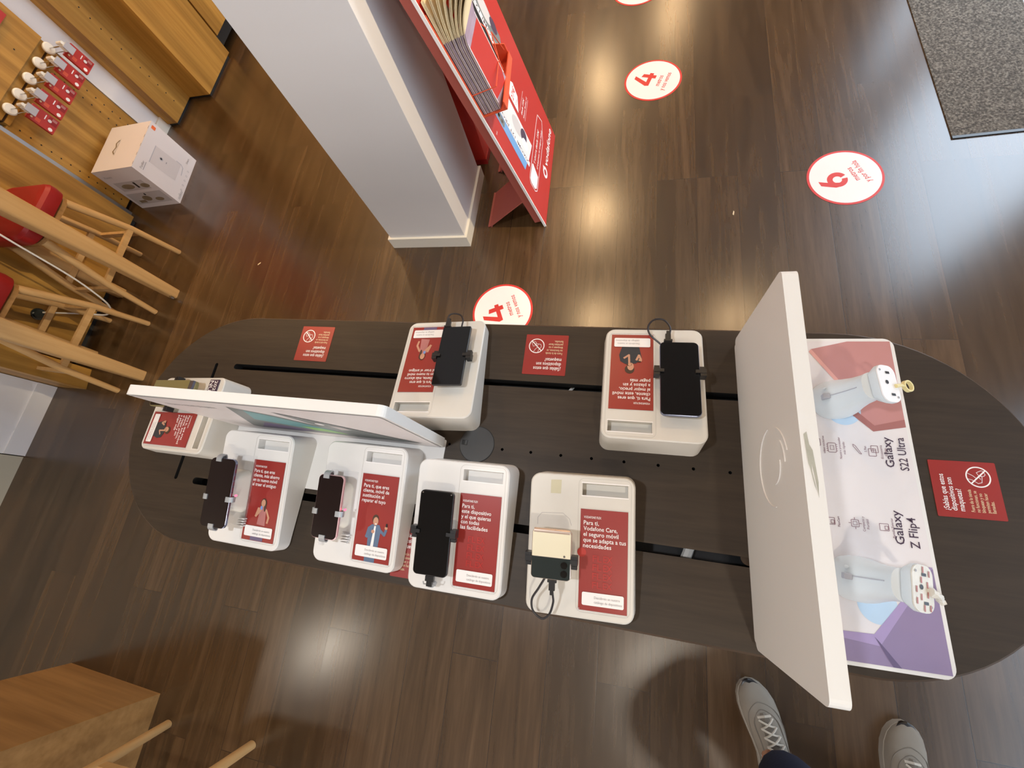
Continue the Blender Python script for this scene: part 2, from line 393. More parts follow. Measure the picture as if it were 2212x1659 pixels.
# white pilaster between the wood units, and the white pier further along the left wall
bm = bmesh.new(); box(bm, -3.2, 2.075, 0, -3.105, 2.30, HC); pl = tag(obj('pilaster', bm, M['wall']), kind='structure')
bm = bmesh.new(); box(bm, -3.2, 2.06, 0, -3.09, 2.30, .075); bevel(bm, .004); obj('skirting', bm, M['skirt'], pl)
bm = bmesh.new(); box(bm, -3.2, -.045, 0, -3.0, .335, HC); pr_ = tag(obj('wall_pier', bm, M['wall']), kind='structure')
bm = bmesh.new(); box(bm, -3.0, -.045, 0, -2.992, .335, .085); box(bm, -3.0, .07, .085, -2.996, .078, HC); obj('skirting', bm, M['wall'], pr_)
bm = bmesh.new(); box(bm, -3.2, Y0, 0, -3.0, -.05, HC); tag(obj('wall_end', bm, M['beige']), kind='structure'); 

def holes_row(bm, x, y, z0, z1, dz, r=.004):
    z = z0
    while z < z1:
        ring = [(x+.0012, y+r*math.cos(2*PI*k/8), z+r*math.sin(2*PI*k/8)) for k in range(8)]
        bm.faces.new([bm.verts.new(p) for p in ring]).material_index = 1; z += dz
# tall oak end unit beside the pilaster
t = empty('tall_oak_unit', (-2.92, 2.45, 0), 0, 'tall light oak display unit with a black kick strip behind the white column', 'cabinet')
bm = bmesh.new(); box(bm, -.24, .0, .02, .09, .40, 2.3); box(bm, -.24, -.235, .02, -.085, 0, 2.3)
holes_row(bm, -.085, -.12, .09, 1.5, .055); holes_row(bm, -.085, -.20, 1.0, 1.5, .055)
obj('oak_panel', bm, [M['oak'], M['dark']], t)
bm = bmesh.new(); box(bm, -.24, -.225, 0, -.10, .38, .02); box(bm, -.1, .01, 0, .08, .38, .02); box(bm, -.24, .4, .05, .06, .9, 2.2); obj('kick_strip', bm, M['blackmetal'], t)
bm = bmesh.new(); box(bm, -.2, .42, .12, .085, 1.3, 2.2); obj('oak_door', bm, M['oak'], t)
# oak wall panel carrying the hooks (upper part stands proud of the lower part)
t = empty('oak_hook_panel', (-3.13, 1.8, 0), 0, 'oak wall panel with a slotted rail and rows of peg holes behind the white carton', 'panel')
bm = bmesh.new(); box(bm, 0, -.285, .02, .03, .265, .60)
for yy in (-.245, .155, .21): holes_row(bm, .03, yy, .06, .58, .045)
obj('lower_board', bm, [M['oak'], M['dark']], t)
bm = bmesh.new(); box(bm, 0, -.27, .668, .058, .265, 2.3); box(bm, 0, -.262, .596, .044, .262, .617); box(bm, 0, -.262, .628, .044, .262, .6675)
for yy in (-.1, .1): holes_row(bm, .058, yy, .72, 1.4, .06)
obj('upper_board', bm, [M['oak'], M['dark']], t)
bm = bmesh.new(); box(bm, 0, -.26, .6175, .036, .26, .6275); obj('slot_rail', bm, M['railm'], t)
# metal strip and the two oak wall cabinets behind the stools
bm = bmesh.new(); box(bm, -3.15, 1.452, 0, -3.06, 1.50, 2.3); s_ = obj('metal_strip', bm, M['greystrip']); tag(s_, 'grey metal strip set between two oak wall panels', 'strip')
def cabinet(name, x, y0, y1, label):
    t = empty(name, (x, (y0+y1)/2, 0), 0, label, 'cabinet'); w = (y1-y0)/2
    bm = bmesh.new(); box(bm, -3.15-x, -w, .03, -.02, w, 2.3); obj('carcass', bm, M['oak'], t)
    bm = bmesh.new(); box(bm, -3.12-x, -w+.01, 0, -.03, w-.01, .03); obj('plinth', bm, M['blackmetal'], t)
    bm = bmesh.new()
    box(bm, -.019, -w+.003, .035, 0, w-.003, 2.28)
    holes_row(bm, 0, -w+.04, .35, 1.3, .06); obj('door', bm, [M['oak'], M['dark']], t)
    return t
cabinet('oak_cabinet', -2.965, 1.0, 1.437, 'oak wall cabinet behind the stool nearest the white carton')
cb = cabinet('oak_cabinet', -2.90, .47, .955, 'oak wall cabinet with a round cable outlet behind the second stool')
bm = bmesh.new(); tube(bm, [(0, -.06, .255), (.006, -.06, .255)], .03, 20); tube(bm, [(.004, -.06, .255), (.012, -.06, .255)], .022, 20); obj('cable_outlet', bm, M['darkglass'], cb)
bm = bmesh.new(); prism(bm, [(-3.12, .338), (-2.775, .338), (-2.80, .45), (-3.12, .455)], 0, 2.3)
tag(obj('oak_end_board', bm, M['oak']), 'thick oak end board beside the white wall pier', 'board')

# ------------------------------------------------------------------ hooks with red packs
def make_hook():
    r = empty('display_hook', (0, 0, 0)); 
    bm = bmesh.new()
    rings = []
    for x, rr in ((.0, .024), (.010, .028), (.016, .028), (.02, .023)):
        rings.append([(x, rr*.98*math.cos(2*PI*k/24), rr*math.sin(2*PI*k/24)+.012) for k in range(24)])
    loft(bm, rings); obj('round_stop', bm, M['whiteg'], r, True)
    bm = bmesh.new(); tube(bm, [(.02, 0, .012), (.13, 0, .012)], .0028, 8); tube(bm, [(.02, 0, -.012), (.115, 0, -.012), (.13, 0, -.004)], .0022, 8); obj('wire_arm', bm, M['chrome'], r, True)
    bm = bmesh.new(); box(bm, .105, -.011, -.012, .135, .011, .02); tube(bm, [(.10, 0, .026), (.135, 0, .026)], .008, 10); tube(bm, [(.10, .014, .006), (.13, .014, .006)], .007, 10); bevel(bm, .002); obj('end_stop', bm, M['whiteg'], r, True)
    bm = bmesh.new(); box(bm, .136, -.02, -.026, .142, .022, .018); bevel(bm, .0015); obj('security_tag', bm, M['tag'], r)
    return r
def make_pack():
    r = empty('sim_pack', (0, 0, 0))
    bm = bmesh.new(); box(bm, -.012, -.042, -.112, 0, .042, 0); bevel(bm, .002); obj('card_block', bm, M['reds'], r)
    bm = bmesh.new(); box(bm, -.008, -.01, 0, -.005, .01, .026); obj('hang_tab', bm, M['clear'], r)
    p = Print(); p.rect(-.041, -.111, .041, -.001, 'reds', 1)
    p.disc(-.027, -.094, .009, 'prw', 2); p.rect(.0, -.108, .036, -.07, 'redseat', 2); p.disc(.012, -.078, .008, 'padp', 3); p.rect(.02, -.104, .034, -.084, 'blouse', 3)
    p.rect(-.032, -.05, -.012, -.03, 'redorange', 2); p.disc(-.026, -.016, .005, 'paper', 2); p.rect(.004, -.06, .03, -.056, 'prw', 2)
    p.build('printed_face', r, frame((.0005, 0, 0), (0, 1, 0), (0, 0, 1)))
    return r
hk = make_hook(); pk = make_pack()
words = ['nearest the white pilaster', 'second from the white pilaster', 'in the middle of the row of five', 'second from the grey metal strip', 'nearest the grey metal strip']
for i, y in enumerate((2.03, 1.92, 1.81, 1.70, 1.60)):
    h = hk if i == 0 else copy_tree(hk); h.location = (-3.066, y, .622)
    tag(h, 'white display hook with round stop, ' + words[i], 'hook', 'hooks along the oak panel')
    k = pk if i == 0 else copy_tree(pk); k.location = (-2.960, y+.014, .612)
    tag(k, 'red pack hanging from the hook ' + words[i], 'pack', 'red packs on the hooks')

# red poster higher on the same wall (only its lower corner is in view)
bm = bmesh.new(); box(bm, -3.071, 1.56, .80, -3.058, 2.02, 2.2); tag(obj('wall_poster', bm, M['reds']), 'red poster above the hooks on the oak panel', 'poster')

# ------------------------------------------------------------------ white carton
t = empty('product_carton', (-2.855, 1.71, 0), math.radians(4), 'white appliance carton standing on the floor against the oak wall', 'box')
bw, bd, bh = .15, .168, .288
bm = bmesh.new(); box(bm, -bw, -bd, 0, bw, bd, bh); bevel(bm, .002, 1); obj('carton_body', bm, M['card'], t)
p = Print()
p.poly([(-.06, .07), (.062, .07), (.05, .225), (-.07, .225)], 'cardf'); p.line([(.062, .10), (.062, .07), (.05, .055), (.0, .05)], .004, 'tag', 2); p.rect(-.07, .222, .05, .226, 'tag', 2)
p.disc(.0, .175, .011, 'tag', 2); p.disc(.0, .176, .006, 'black', 3); p.rect(-.006, .142, .006, .147, 'greytext', 2)
p.rect(.125, .255, .148, .278, 'orange', 2, .004); p.text('Purifier', -.14, .243, .018, 'greytext', 2); p.rect(-.14, .234, -.085, .237, 'greytext', 2)
p.text('Smart', .095, .04, .017, 'greytext', 2)
for i in range(6): p.ring(-.12+i*.035, .022, .004, .0055, 'greytext', 2, n=12)
for i in range(3): p.rect(-.15, .01+i*.004, -.09, .0115+i*.004, 'greytext', 2)
p.build('front_print', t, frame((bw+.0006, 0, 0), (0, 1, 0), (0, 0, 1)))
p = Print()
p.rect(-.13, .03, .13, .115, 'cardg'); p.disc(-.02, .07, .032, 'brownp', 2, .02); p.disc(.06, .055, .03, 'brownp', 2, .014); p.rect(-.1, .04, -.05, .06, 'brownp', 2)
p.rect(-.11, .135, .1, .20, 'cardg'); p.disc(-.04, .165, .045, 'brownp', 2, .018); p.rect(.02, .15, .035, .19, 'black', 3); p.disc(.08, .16, .03, 'brownp', 2, .016); p.disc(.0, .1, .007, 'black', 3)
p.text('Xiaomi', -.12, .235, .02, 'greytext', 2)
p.build('side_print', t, frame((0, -bd-.0006, 0), (1, 0, 0), (0, 0, 1)))
p = Print(); p.line([(-.05, .035), (-.03, .05), (.0, .038), (.03, .05), (.05, .035)], .008, 'brownp', 2); p.rect(-.06, .028, .06, .03, 'greytext', 1)
for i in range(5): p.rect(-.15+i*.065, -.1495, -.13+i*.065, -.146, 'greytext', 2)
p.build('handle_slot', t, frame((0, 0, bh+.0006), (0, 1, 0), (-1, 0, 0)))

# ------------------------------------------------------------------ red display tower behind the column
t = empty('red_display_tower', (-.875, 1.885, 0), 0, 'red display tower standing behind the white column', 'display')
bm = bmesh.new(); box(bm, -.15, -.19, .03, .15, .19, 1.35); bevel(bm, .006); obj('tower_body', bm, M['reds'], t)
bm = bmesh.new(); box(bm, -.155, -.195, 0, .155, .195, .03); bevel(bm, .003); obj('tower_base', bm, M['redseat'], t)

# ------------------------------------------------------------------ leaning red brochure board
O = Vector((-.375, 1.297, 0)); EA = Vector((-.0241, .9997, 0)); EB = Vector((-.2328, -.0056, .9725)).normalized(); EN = EA.cross(EB).normalized()
BF = frame(O, EA, EB)
t = empty('brochure_board', (-.5, 1.56, 0), 0, 'red leaning advertising board with a brochure tray beside the white column', 'display')
off = Matrix.Translation(-Vector((-.5, 1.56, 0)))
W, HB = .538, 1.55
def bobj(name, bm, m, parent=t):
    bm.transform(off @ BF); return obj(name, bm, m, parent)
bm = bmesh.new(); box(bm, 0, .004, -.006, W, HB, 0, 0); bobj('printed_panel', bm, [M['reds']])
bm = bmesh.new(); box(bm, -.004, .002, -.009, .0, HB, .0015); bobj('white_edge', bm, M['prw'])
bm = bmesh.new(); box(bm, .006, .03, -.045, W-.006, HB-.02, -.0065); bobj('back_frame', bm, M['redside'])
p = Print()
# lower image group
def devices(b0, dev):
    # slanted strip with a phone back, a white lettered edge and a portrait
    p.poly([(.085, b0), (.15, b0-.012), (.155, b0+.30), (.09, b0+.31)], dev, 1)
    p.poly([(.148, b0-.018), (.245, b0-.03), (.25, b0+.255), (.152, b0+.28)], 'greyph' if dev != 'blueglass' else 'padp', 1)
    p.poly([(.128, b0-.03), (.15, b0-.03), (.152, b0+.29), (.13, b0+.29)], 'prw', 3)
    p.disc(.205, b0+.11, .03, 'cardg', 2, .05); p.disc(.2, b0+.19, .022, 'padp', 2, .03); p.disc(.215, b0+.05, .028, 'ink', 2, .03); p.disc(.19, b0+.03, .02, 'prw', 2, .03)
devices(.26, 'blueglass'); 
p.rect(.095, .46, .125, .555, 'greyph', 2, .008)
for k in range(3): p.disc(.11, .48+.028*k, .0075, 'lens', 3)
p.text('XIAOMI 12T PRO 5G', .1475, .242, .020, 'ink', 4, fit=.30, rot=PI/2, bold=True)
p.poly([(.265, .62), (.335, .56), (.34, 1.0), (.27, 1.0)], 'black', 1); p.poly([(.335, .555), (.357, .535), (.36, 1.0), (.34, 1.0)], 'prw', 2); p.poly([(.357, .535), (.42, .58), (.425, 1.0), (.36, 1.0)], 'greyph', 1)
p.disc(.395, .70, .028, 'cardg', 2, .06); p.disc(.39, .80, .026, 'padp', 3, .04); p.disc(.405, .63, .02, 'ink', 3, .03); p.disc(.385, .90, .026, 'cardg', 2, .06)
p.text('XIAOMI 12T PRO 5G', .355, .575, .019, 'ink', 4, fit=.32, rot=PI/2, bold=True)
# bubbles and texts
p.poly([(.27, .375), (.33, .40), (.345, .45), (.325, .48), (.285, .48), (.268, .455)], 'prw', 1); p.text('27€', .274, .425, .032, 'decalred', 3, fit=.06, bold=True); p.text('al mes', .28, .40, .013, 'decalred', 3)
p.text('desde 150€', .29, .345, .018, 'prw', 2, fit=.085, bold=True); p.text('Xiaomi Redmi 12', .29, .325, .014, 'prw', 2, fit=.12); p.rect(.29, .315, .41, .3165, 'prw', 2); p.rect(.29, .367, .40, .3685, 'prw', 2)
p.outline([(.07, .15), (.085, .132), (.36, .132), (.455, .165), (.44, .215), (.40, .218), (.085, .215), (.07, .20)], .003, 'prw', 2)
p.poly([(.078, .155), (.092, .14), (.155, .14), (.175, .20), (.168, .208), (.09, .208), (.078, .195)], 'prw', 2)
p.text('Y ahorra desde 150€', .185, .182, .022, 'prw', 3, fit=.19, bold=True); p.text('al traernos tu antiguo móvil', .185, .152, .018, 'prw', 3, fit=.22, bold=True)
p.ring(.245, .072, .014, .026, 'prw', 2); p.poly([(.245, .098), (.262, .092), (.262, .104)], 'prw', 2)
p.text('vodafone', .285, .058, .05, 'prw', 3, fit=.225, bold=True, shear=0)
p.line([(.0, .03), (.538, .03)], .0012, 'redorange', 1); p.text('2022', .02, .50, .008, 'prw', 2)
p.ring(.44, 1.2, .05, .055, 'decalred', 1)
p.build('advert_print', t, off @ BF @ Matrix.Translation((0, 0, .0006)))
# tray: a folded sheet, deep at the left and shallow at the right
bm = bmesh.new()
def plate(P, th, v):
    a_ = [bm.verts.new(q) for q in P]; b_ = [bm.verts.new(tuple(Vector(q)+Vector(v)*th)) for q in P]
    bm.faces.new(a_); bm.faces.new(b_[::-1]); walls(bm, b_, a_)
plate([(.0, .592, .001), (.0, .592, .094), (.335, .54, .045), (.335, .54, .001)], .005, (0, 1, 0))
plate([(.0, .597, .090), (.335, .545, .041), (.335, .570, .041), (.0, .622, .090)], .004, (0, 0, 1))
plate([(.331, .545, .001), (.331, .545, .041), (.331, .600, .041), (.331, .615, .001)], .004, (1, 0, 0))
plate([(.165, .57, .001), (.165, .57, .066), (.165, .62, .066), (.165, .64, .001)], .003, (1, 0, 0))
plate([(-.001, .597, .0016), (.003, .597, .0016), (.003, .93, .0016), (-.001, .93, .0016)], .003, (0, 0, 1))
bobj('tray', bm, M['redorange'])
bm = bmesh.new()
for pts in ([(.003, .675, .002), (.003, .675, .094), (.160, .655, .070), (.160, .655, .002)], [(.165, .62, .068), (.20, .74, .060), (.215, .82, .003)], [(.165, .655, .070), (.24, .70, .055), (.30, .60, .044)]):
    tube(bm, pts, .0018, 6)
bobj('wire_guard', bm, M['redorange'])
# legs: folded sheet plates
for i, (ya, yb) in enumerate(((1.30, 1.50), (1.63, 1.83))):
    bm = bmesh.new()
    lo = [(-.655, ya, .0), (-.655, yb, .0)]; hi = [(-.452, ya, .165), (-.452, yb, .165)]
    v = [bm.verts.new(q) for q in (lo[0], lo[1], hi[1], hi[0])]; f = bm.faces.new(v)
    r = bmesh.ops.extrude_face_region(bm, geom=[f]); bmesh.ops.translate(bm, verts=[g for g in r['geom'] if isinstance(g, bmesh.types.BMVert)], vec=(.004, 0, -.003))
    box(bm, -.657, ya, 0, -.637, yb, .006); bm.transform(off); obj('leg', bm, M['redside'], t)
# brochures: each one a thin booklet whose upper pages fan away from the board
nb = 23
BM = [mat('brochure_cover_a', (.12, .07, .11), .4, var=.3, scale=18), mat('brochure_cover_b', (.62, .54, .55), .4, var=.3, scale=18), mat('brochure_cover_c', (.33, .25, .33), .4, var=.3, scale=18), mat('brochure_cover_d', (.60, .50, .42), .4, var=.2, scale=18)]
def make_brochure(fan, cov):
    bp = empty('brochure'); n = 10; L = .36; Wd = .145; th = .0019
    def pos(u): k = max(0, u-.55)/.45; return L*u, fan*.04*k*k
    for nm_, u0, u1, m_ in (('cover', 0, .68, BM[cov]), ('pages', .68, 1, M['paper'])):
        bm = bmesh.new(); secs = []
        for i in range(n+1):
            y, z = pos(u0+(u1-u0)*i/n); secs.append([(0, y, z), (Wd, y, z), (Wd, y, z+th), (0, y, z+th)])
        loft(bm, secs)
        for f in bm.faces:
            pass
        obj(nm_, bm, m_, bp)
    return bp
protos = {}
for i in range(nb):
    key = (i//3, (i*7) % 4)
    if key not in protos: o = protos[key] = make_brochure(.1+2.6*(i//3)/7, (i*7) % 4)
    else: o = copy_tree(protos[key])
    zz = .004 + i*.0029 + random.uniform(-.0004, .0004)
    o.matrix_world = BF @ Matrix.Translation((.006 + .003*random.random(), .5985 - .0012*(i % 2), zz)) @ Matrix.Rotation(random.uniform(-.006, .006), 4, 'Z')
    if i == nb-1:
        bm = bmesh.new(); prism(bm, [(.003, .03), (.12, .0), (.142, .03), (.142, .33), (.003, .33)], .0021, .0024); obj('front_cover', bm, M['reds'], o)
        bm = bmesh.new(); tube(bm, [(.0025, .02, .0026), (.0025, .24, .0026)], .0012, 6); obj('white_border', bm, M['prw'], o); bm = bmesh.new(); tube(bm, [(.1425, .02, .0026), (.1425, .24, .0026)], .0012, 6); obj('white_border', bm, M['prw'], o)
        tag(o, 'front red-covered brochure in the tray of the red board', 'brochure', 'brochures packed in the tray of the red board')
    else: tag(o, 'thin brochure standing upright in the tray of the red board', 'brochure', 'brochures packed in the tray of the red board')

# ------------------------------------------------------------------ floor decals
def decal(name, x, y, deg, digit, l1, l2, label):
    t = empty(name, (x, y, 0), math.radians(deg)); tag(t, label, 'floor sticker')
    bm = bmesh.new(); prism(bm, circle(0, 0, .137, 64), 0.0001, .0010); obj('red_border', bm, M['decalred'], t)
    p = Print(); p.disc(0, 0, .128, 'prw', 0, n=64)
    if digit == '4': 
        for q in ([(.012, .095), (-.012, .095), (-.052, .02), (-.048, .006), (-.027, .012)], [(-.052, .022), (-.048, -.0), (.05, -.0), (.05, .022)], [(.012, -.02), (.036, -.02), (.036, .055), (.012, .062)]): p.poly([(a*.86, b*.86+.008) for a, b in q], 'decalred', 1)
    else:
        p.ring(.0, .030, .0165, .037, 'decalred', 1, a0=-PI*.42, a1=PI*1.45); p.poly([(-.037, .030), (-.034, .052), (-.004, .096), (.020, .096), (-.004, .060), (-.0165, .030)], 'decalred', 1)
    p.text(l1, 0, -.042, .031, 'decalred', 1, fit=.070, anchor='c', bold=True); p.text(l2, 0, -.073, .031, 'decalred', 1, fit=.118, anchor='c', bold=True)
    o = p.build('white_print', t); o.location.z = .0013
decal('floor_decal', .068, 2.149, 72, '4', 'metros', 'y nos vemos', 'round white floor sticker with a red 4 beyond the advertising board')
decal('floor_decal', -.522, .850, 114, '4', 'metros', 'y nos vemos', 'round white floor sticker with a red 4, half hidden by the table edge')
decal('floor_decal', .837, 1.488, 113, '6', 'metros', 'y por fin hola', 'round white floor sticker with a red 6 near the grey mat')
decal('floor_decal', -.034, 2.855, 72, '4', 'metros', 'y nos vemos', 'white floor sticker cut off by the top of the photo')
# entrance mat
t = empty('entrance_mat', (1.37, 2.5, 0), math.radians(3.5), 'grey speckled entrance mat with a dark edge by the shop door', 'mat')
bm = bmesh.new(); box(bm, -.205, -.83, .0, .185, 1.3, .004); obj('mat_pile', bm, M['carpet'], t)
bm = bmesh.new(); box(bm, -.205, -.842, .0, .185, -.83, .005); obj('mat_edge', bm, M['black'], t)
for (x, y, s) in ((-1.938, 1.102, 30), (.421, 1.32, 70)):
    bm = bmesh.new(); prism(bm, [(0, 0), (.018, .004), (.021, .009), (.003, .006)], .0002, .0012); o = obj('paper_scrap', bm, M['paper'], None, loc=(x, y, 0)); o.rotation_euler.z = math.radians(s)
    tag(o, 'tiny pale paper scrap on the floor ' + ('left of the column' if x < 0 else 'between the table and the red 6 sticker'), 'scrap')

# ------------------------------------------------------------------ the dark table
TZ = .68
def stadium(xa, xb, yc, r, n=40):
    P = []
    for i in range(n+1): t_ = -PI/2 + PI*i/n; P.append((xb + r*1.02*math.cos(t_), yc + r*math.sin(t_)))
    for i in range(n+1): t_ = PI/2 + PI*i/n; P.append((xa + r*math.cos(t_), yc + r*math.sin(t_)))
    return P
def slot(x0, y0, x1, y1, w):
    r = w/2
    return rrect(min(x0, x1)-(r if y0 == y1 else r), min(y0, y1)-r, max(x0, x1)+r, max(y0, y1)+r, r*.98, 5)
table = empty('display_table', (-.32, .14, 0), 0, 'long dark oak display table with rounded ends and cable slots', 'table')
def tl(P): return [(x+.32, y-.14) for x, y in P]
outer = stadium(-1.045, .43, .14, .318)
holes = [slot(-1.072, .301, .30, .301, .016), slot(-1.076, -.024, .262, -.024, .0175), slot(-1.144, -.022, -1.144, .303, .0105)]
for x in [-.382, -.252, -.185, -.117, -.05, .0185, .088, .157, .226]: holes.append(circle(x, .141, .0034, 12))
bm = bmesh.new()
L1 = fill_holes(bm, tl(stadium(-1.045, .43, .14, .3145)), [tl(h) for h in holes], TZ); L0 = fill_holes(bm, tl(outer), [tl(h) for h in holes], TZ-.028)
mid_ = [bm.verts.new((x, y, TZ-.004)) for x, y in tl(stadium(-1.045, .43, .14, .3185))]
walls(bm, mid_, L1[0], 1); walls(bm, L0[0], mid_, 1)
for a, b in list(zip(L0, L1))[1:]: walls(bm, a, b, 2)
obj('tabletop', bm, [M['table'], M['tableside'], M['dark']], table)
bm = bmesh.new(); P = stadium(-1.0, .38, .14, .27)
prism(bm, tl(P), TZ-.10, TZ-.07); obj('cable_tray', bm, M['black'], table)
for sx in (-1.0, .36):
    bm = bmesh.new(); box(bm, sx+.32-.03, -.2, 0, sx+.32+.03, .2, TZ-.10); bevel(bm, .01); obj('leg', bm, M['tableside'], table)
# small cut of white cable seen in the slots
bm = bmesh.new(); tube(bm, [(.455, -.22, TZ-.055), (.475, -.165, TZ-.05), (.49, -.12, TZ-.055)], .010, 8); tube(bm, [(.18, .13, TZ-.055), (.20, .16, TZ-.045), (.22, .19, TZ-.05)], .004, 8); obj('power_cord', bm, M['wcable'], table, True)
t = empty('cable_grommet', (-.314, .147, TZ), math.radians(-3), 'round dark wooden cable cover let into the tabletop beside the left panel', 'cable cover')
bm = bmesh.new(); a = fill_holes(bm, circle(0, 0, .041, 40), [rrect(-.041+.004, -.006, -.023, .006, 0)], .0016)
b = fill_holes(bm, circle(0, 0, .0405, 40), [rrect(-.041+.004, -.006, -.023, .006, 0)], .0002)
walls(bm, a[0], b[0]); walls(bm, a[1], b[1]); obj('cover_disc', bm, M['grommet'], t)
bm = bmesh.new(); prism(bm, circle(0, 0, .0425, 40), .0001, .0006); obj('dark_rim', bm, M['dark'], t)
bm = bmesh.new(); box(bm, -.030, -.0045, .0007, -.0245, .0055, .0012); obj('tongue', bm, M['grommet'], t)
bm = bmesh.new(); prism(bm, circle(0, 0, .014, 24), 0, .002); o = obj('slot_cap', bm, M['tableside'], None, loc=(.257, -.016, TZ-.009)); tag(o, 'small brown round cap at the end of the cable slot by the tall white panel', 'cap')

# warning stickers on the table
def sticker(x, y, deg, label, s=1.0):
    t = empty('warning_sticker', (x, y, TZ), math.radians(deg), label, 'sticker', 'red warning stickers on the table')
    bm = bmesh.new(); prism(bm, rrect(-.052*s, -.052*s, .052*s, .052*s, .002, 3), .0002, .0009); obj('red_base', bm, M['red'], t)
    p = Print()
    p.text('¿Sabías que estos', -.040, .032, .0125, 'prw', 1, fit=.066, bold=True); p.text('dispositivos son', -.040, .0205, .0125, 'prw', 1, fit=.060, bold=True); p.text('maquetas?', -.040, .009, .0125, 'prw', 1, fit=.040, bold=True)
    for i, (s_, w_) in enumerate((('Fuera de la tienda', .040), ('no funcionan, se', .038), ('bloquean y no', .034), ('permiten hacer', .035), ('llamadas.', .021))): p.text(s_, -.040, -.006-.0078*i, .0082, 'paper', 1, fit=w_)
    cx, cy = .024, -.022
    p.ring(cx, cy, .0170, .0192, 'prw', 1); p.line([(cx-.0125, cy+.0125), (cx+.0125, cy-.0125)], .0022, 'prw', 2)
    p.outline([(cx+.001, cy-.002), (cx+.008, cy+.0015), (cx+.012, cy-.006), (cx+.012, cy-.0085), (cx+.005, cy-.0115), (cx+.002, cy-.009)], .0009, 'padp', 1)
    p.line([(cx-.004, cy+.0175), (cx-.006, cy+.010), (cx-.012, cy+.002), (cx-.010, cy-.004), (cx+.001, cy-.006), (cx+.0035, cy-.0035)], .0010, 'padp', 1)
    p.line([(cx+.006, cy+.015), (cx+.002, cy+.008), (cx-.003, cy+.003), (cx+.001, cy+.0), (cx-.004, cy-.003)], .0010, 'padp', 1)
    o = p.build('white_lettering', t); o.location.z = .0009; o.scale = (s, s, 1)
sticker(-.833, .382, 180, 'red warning sticker at the rounded left end of the table')
sticker(-.178, .379, 180, 'red warning sticker between the two phone stands on the far edge')
sticker(.614, .154, 92, 'red warning sticker at the right end beside the printed base board', .97)
sticker(-.415, -.108, 1, 'red warning sticker half hidden between two phone stands on the near edge')

# ------------------------------------------------------------------ phone stands
SL = .045/.262; ANG = math.atan(SL); F0 = .032
def make_stand():
    """local frame: x to the customer's right, y away from the customer, front edge at y=0"""
    t = empty('phone_stand', (0, 0, 0))
    zf = lambda x, y: SL*y
    bm = bmesh.new()
    hw, L = .102, .262
    top = rrect(-hw+.0025, .0025, hw-.0025, L-.0025, .0175, 6); mid = rrect(-hw, 0, hw, L, .02, 6); bot = rrect(-hw+.001, .002, hw+.004, L+.012, .02, 6)
    pk = rrect(.0015, .224, .0885, .2475, .001, 2)
    Lt = fill_holes(bm, top, [pk], F0, zf)
    vm = [bm.verts.new((x, y, F0-.0028+SL*y)) for x, y in mid]; vb = [bm.verts.new((x, y, 0)) for x, y in bot]
    walls(bm, vm, Lt[0]); walls(bm, vb, vm); bm.faces.new(vb[::-1])
    pb = [bm.verts.new((x, y, F0-.021+SL*y)) for x, y in pk]; walls(bm, pb, Lt[1]); bm.faces.new(pb)
    body = obj('body', bm, M['white'], t, True)
    # routed outline around the leaflet bay
    fr = frame((0, 0, F0), (1, 0, 0), (0, 1, SL))
    c = math.cos(ANG)
    p = Print(); o_ = rrect(-.0055, .012/c, .0945, .2565/c, .011, 5); p.outline(o_, .0006, 'groove', 1)
    p.rect(.0, .2225/c, .090, .2245/c, 'prw', 1); p.rect(-.0005, .2475/c, .0905, .2495/c, 'prw', 1)
    p.build('bay_outline', t, fr)
    return t
def on_stand(x, y, d=0.):
    """matrix of a frame lying on the sloping top, d above it"""
    return Matrix.Translation((x, y, F0+SL*y)) @ Matrix.Rotation(ANG, 4, 'X') @ Matrix.Translation((0, 0, d))
def place(root, st): root.parent = None; return st
STP = {1: (-.842, -.152, 0, .6832), 2: (-.544, -.152, 0, .6832), 3: (-.306, -.167, 1, .68), 4: (-.050, -.167, 2.5, .68), 5: (-.432, .445, 183.7, .68), 6: (.065, .4385, 181, .68), 7: (-1.265, .142, -90, .68)}
STL = {1: 'white phone stand holding the purple-edged phone on the near edge, left of its row', 2: 'white phone stand holding the pink phone on the near edge of the table', 3: 'white phone stand holding the black phone with a short plug on the near edge',
       4: 'white phone stand holding the cream folding phone', 5: 'white phone stand on the far edge, beside the left panel', 6: 'white phone stand on the far edge, nearest the tall right panel', 7: 'white phone stand at the rounded left end, half hidden by the panel'}
SM = {}
st0 = make_stand()
for k, (x, y, r, z) in STP.items():
    s = st0 if k == 1 else copy_tree(st0)
    s.location = (x, y, z); s.rotation_euler.z = math.radians(r); tag(s, STL[k], 'phone stand', 'white phone stands on the table')
    SM[k] = (s, Matrix.Translation((x, y, z)) @ Matrix.Rotation(math.radians(r), 4, 'Z'))
def child(k, name, bm, m, smooth=True): return obj(name, bm, m, SM[k][0], smooth)
# worn, creamier plastic for the older stands
for k in (4, 5, 6, 7):
    for ch in SM[k][0].children:
        if ch.name.startswith('body'):
            ch.data = ch.data.copy(); ch.data.materials[0] = M['whited']
# extra details on particular stands
p = Print(); p.poly([(-.061, .2495/.985), (-.040, .2505/.985), (-.0405, .224/.985), (-.061, .2235/.985)], 'pale', 1); p.build('adhesive_pad', SM[4][0], frame((0, 0, F0), (1, 0, 0), (0, 1, SL)))
p = Print(); p.line([(-.085, .165), (-.085, .178), (-.077, .188), (-.035, .190), (-.022, .180), (-.018, .168)], .0006, 'greytext', 1); p.build('tape_outline', SM[4][0], frame((0, 0, F0), (1, 0, 0), (0, 1, SL)))

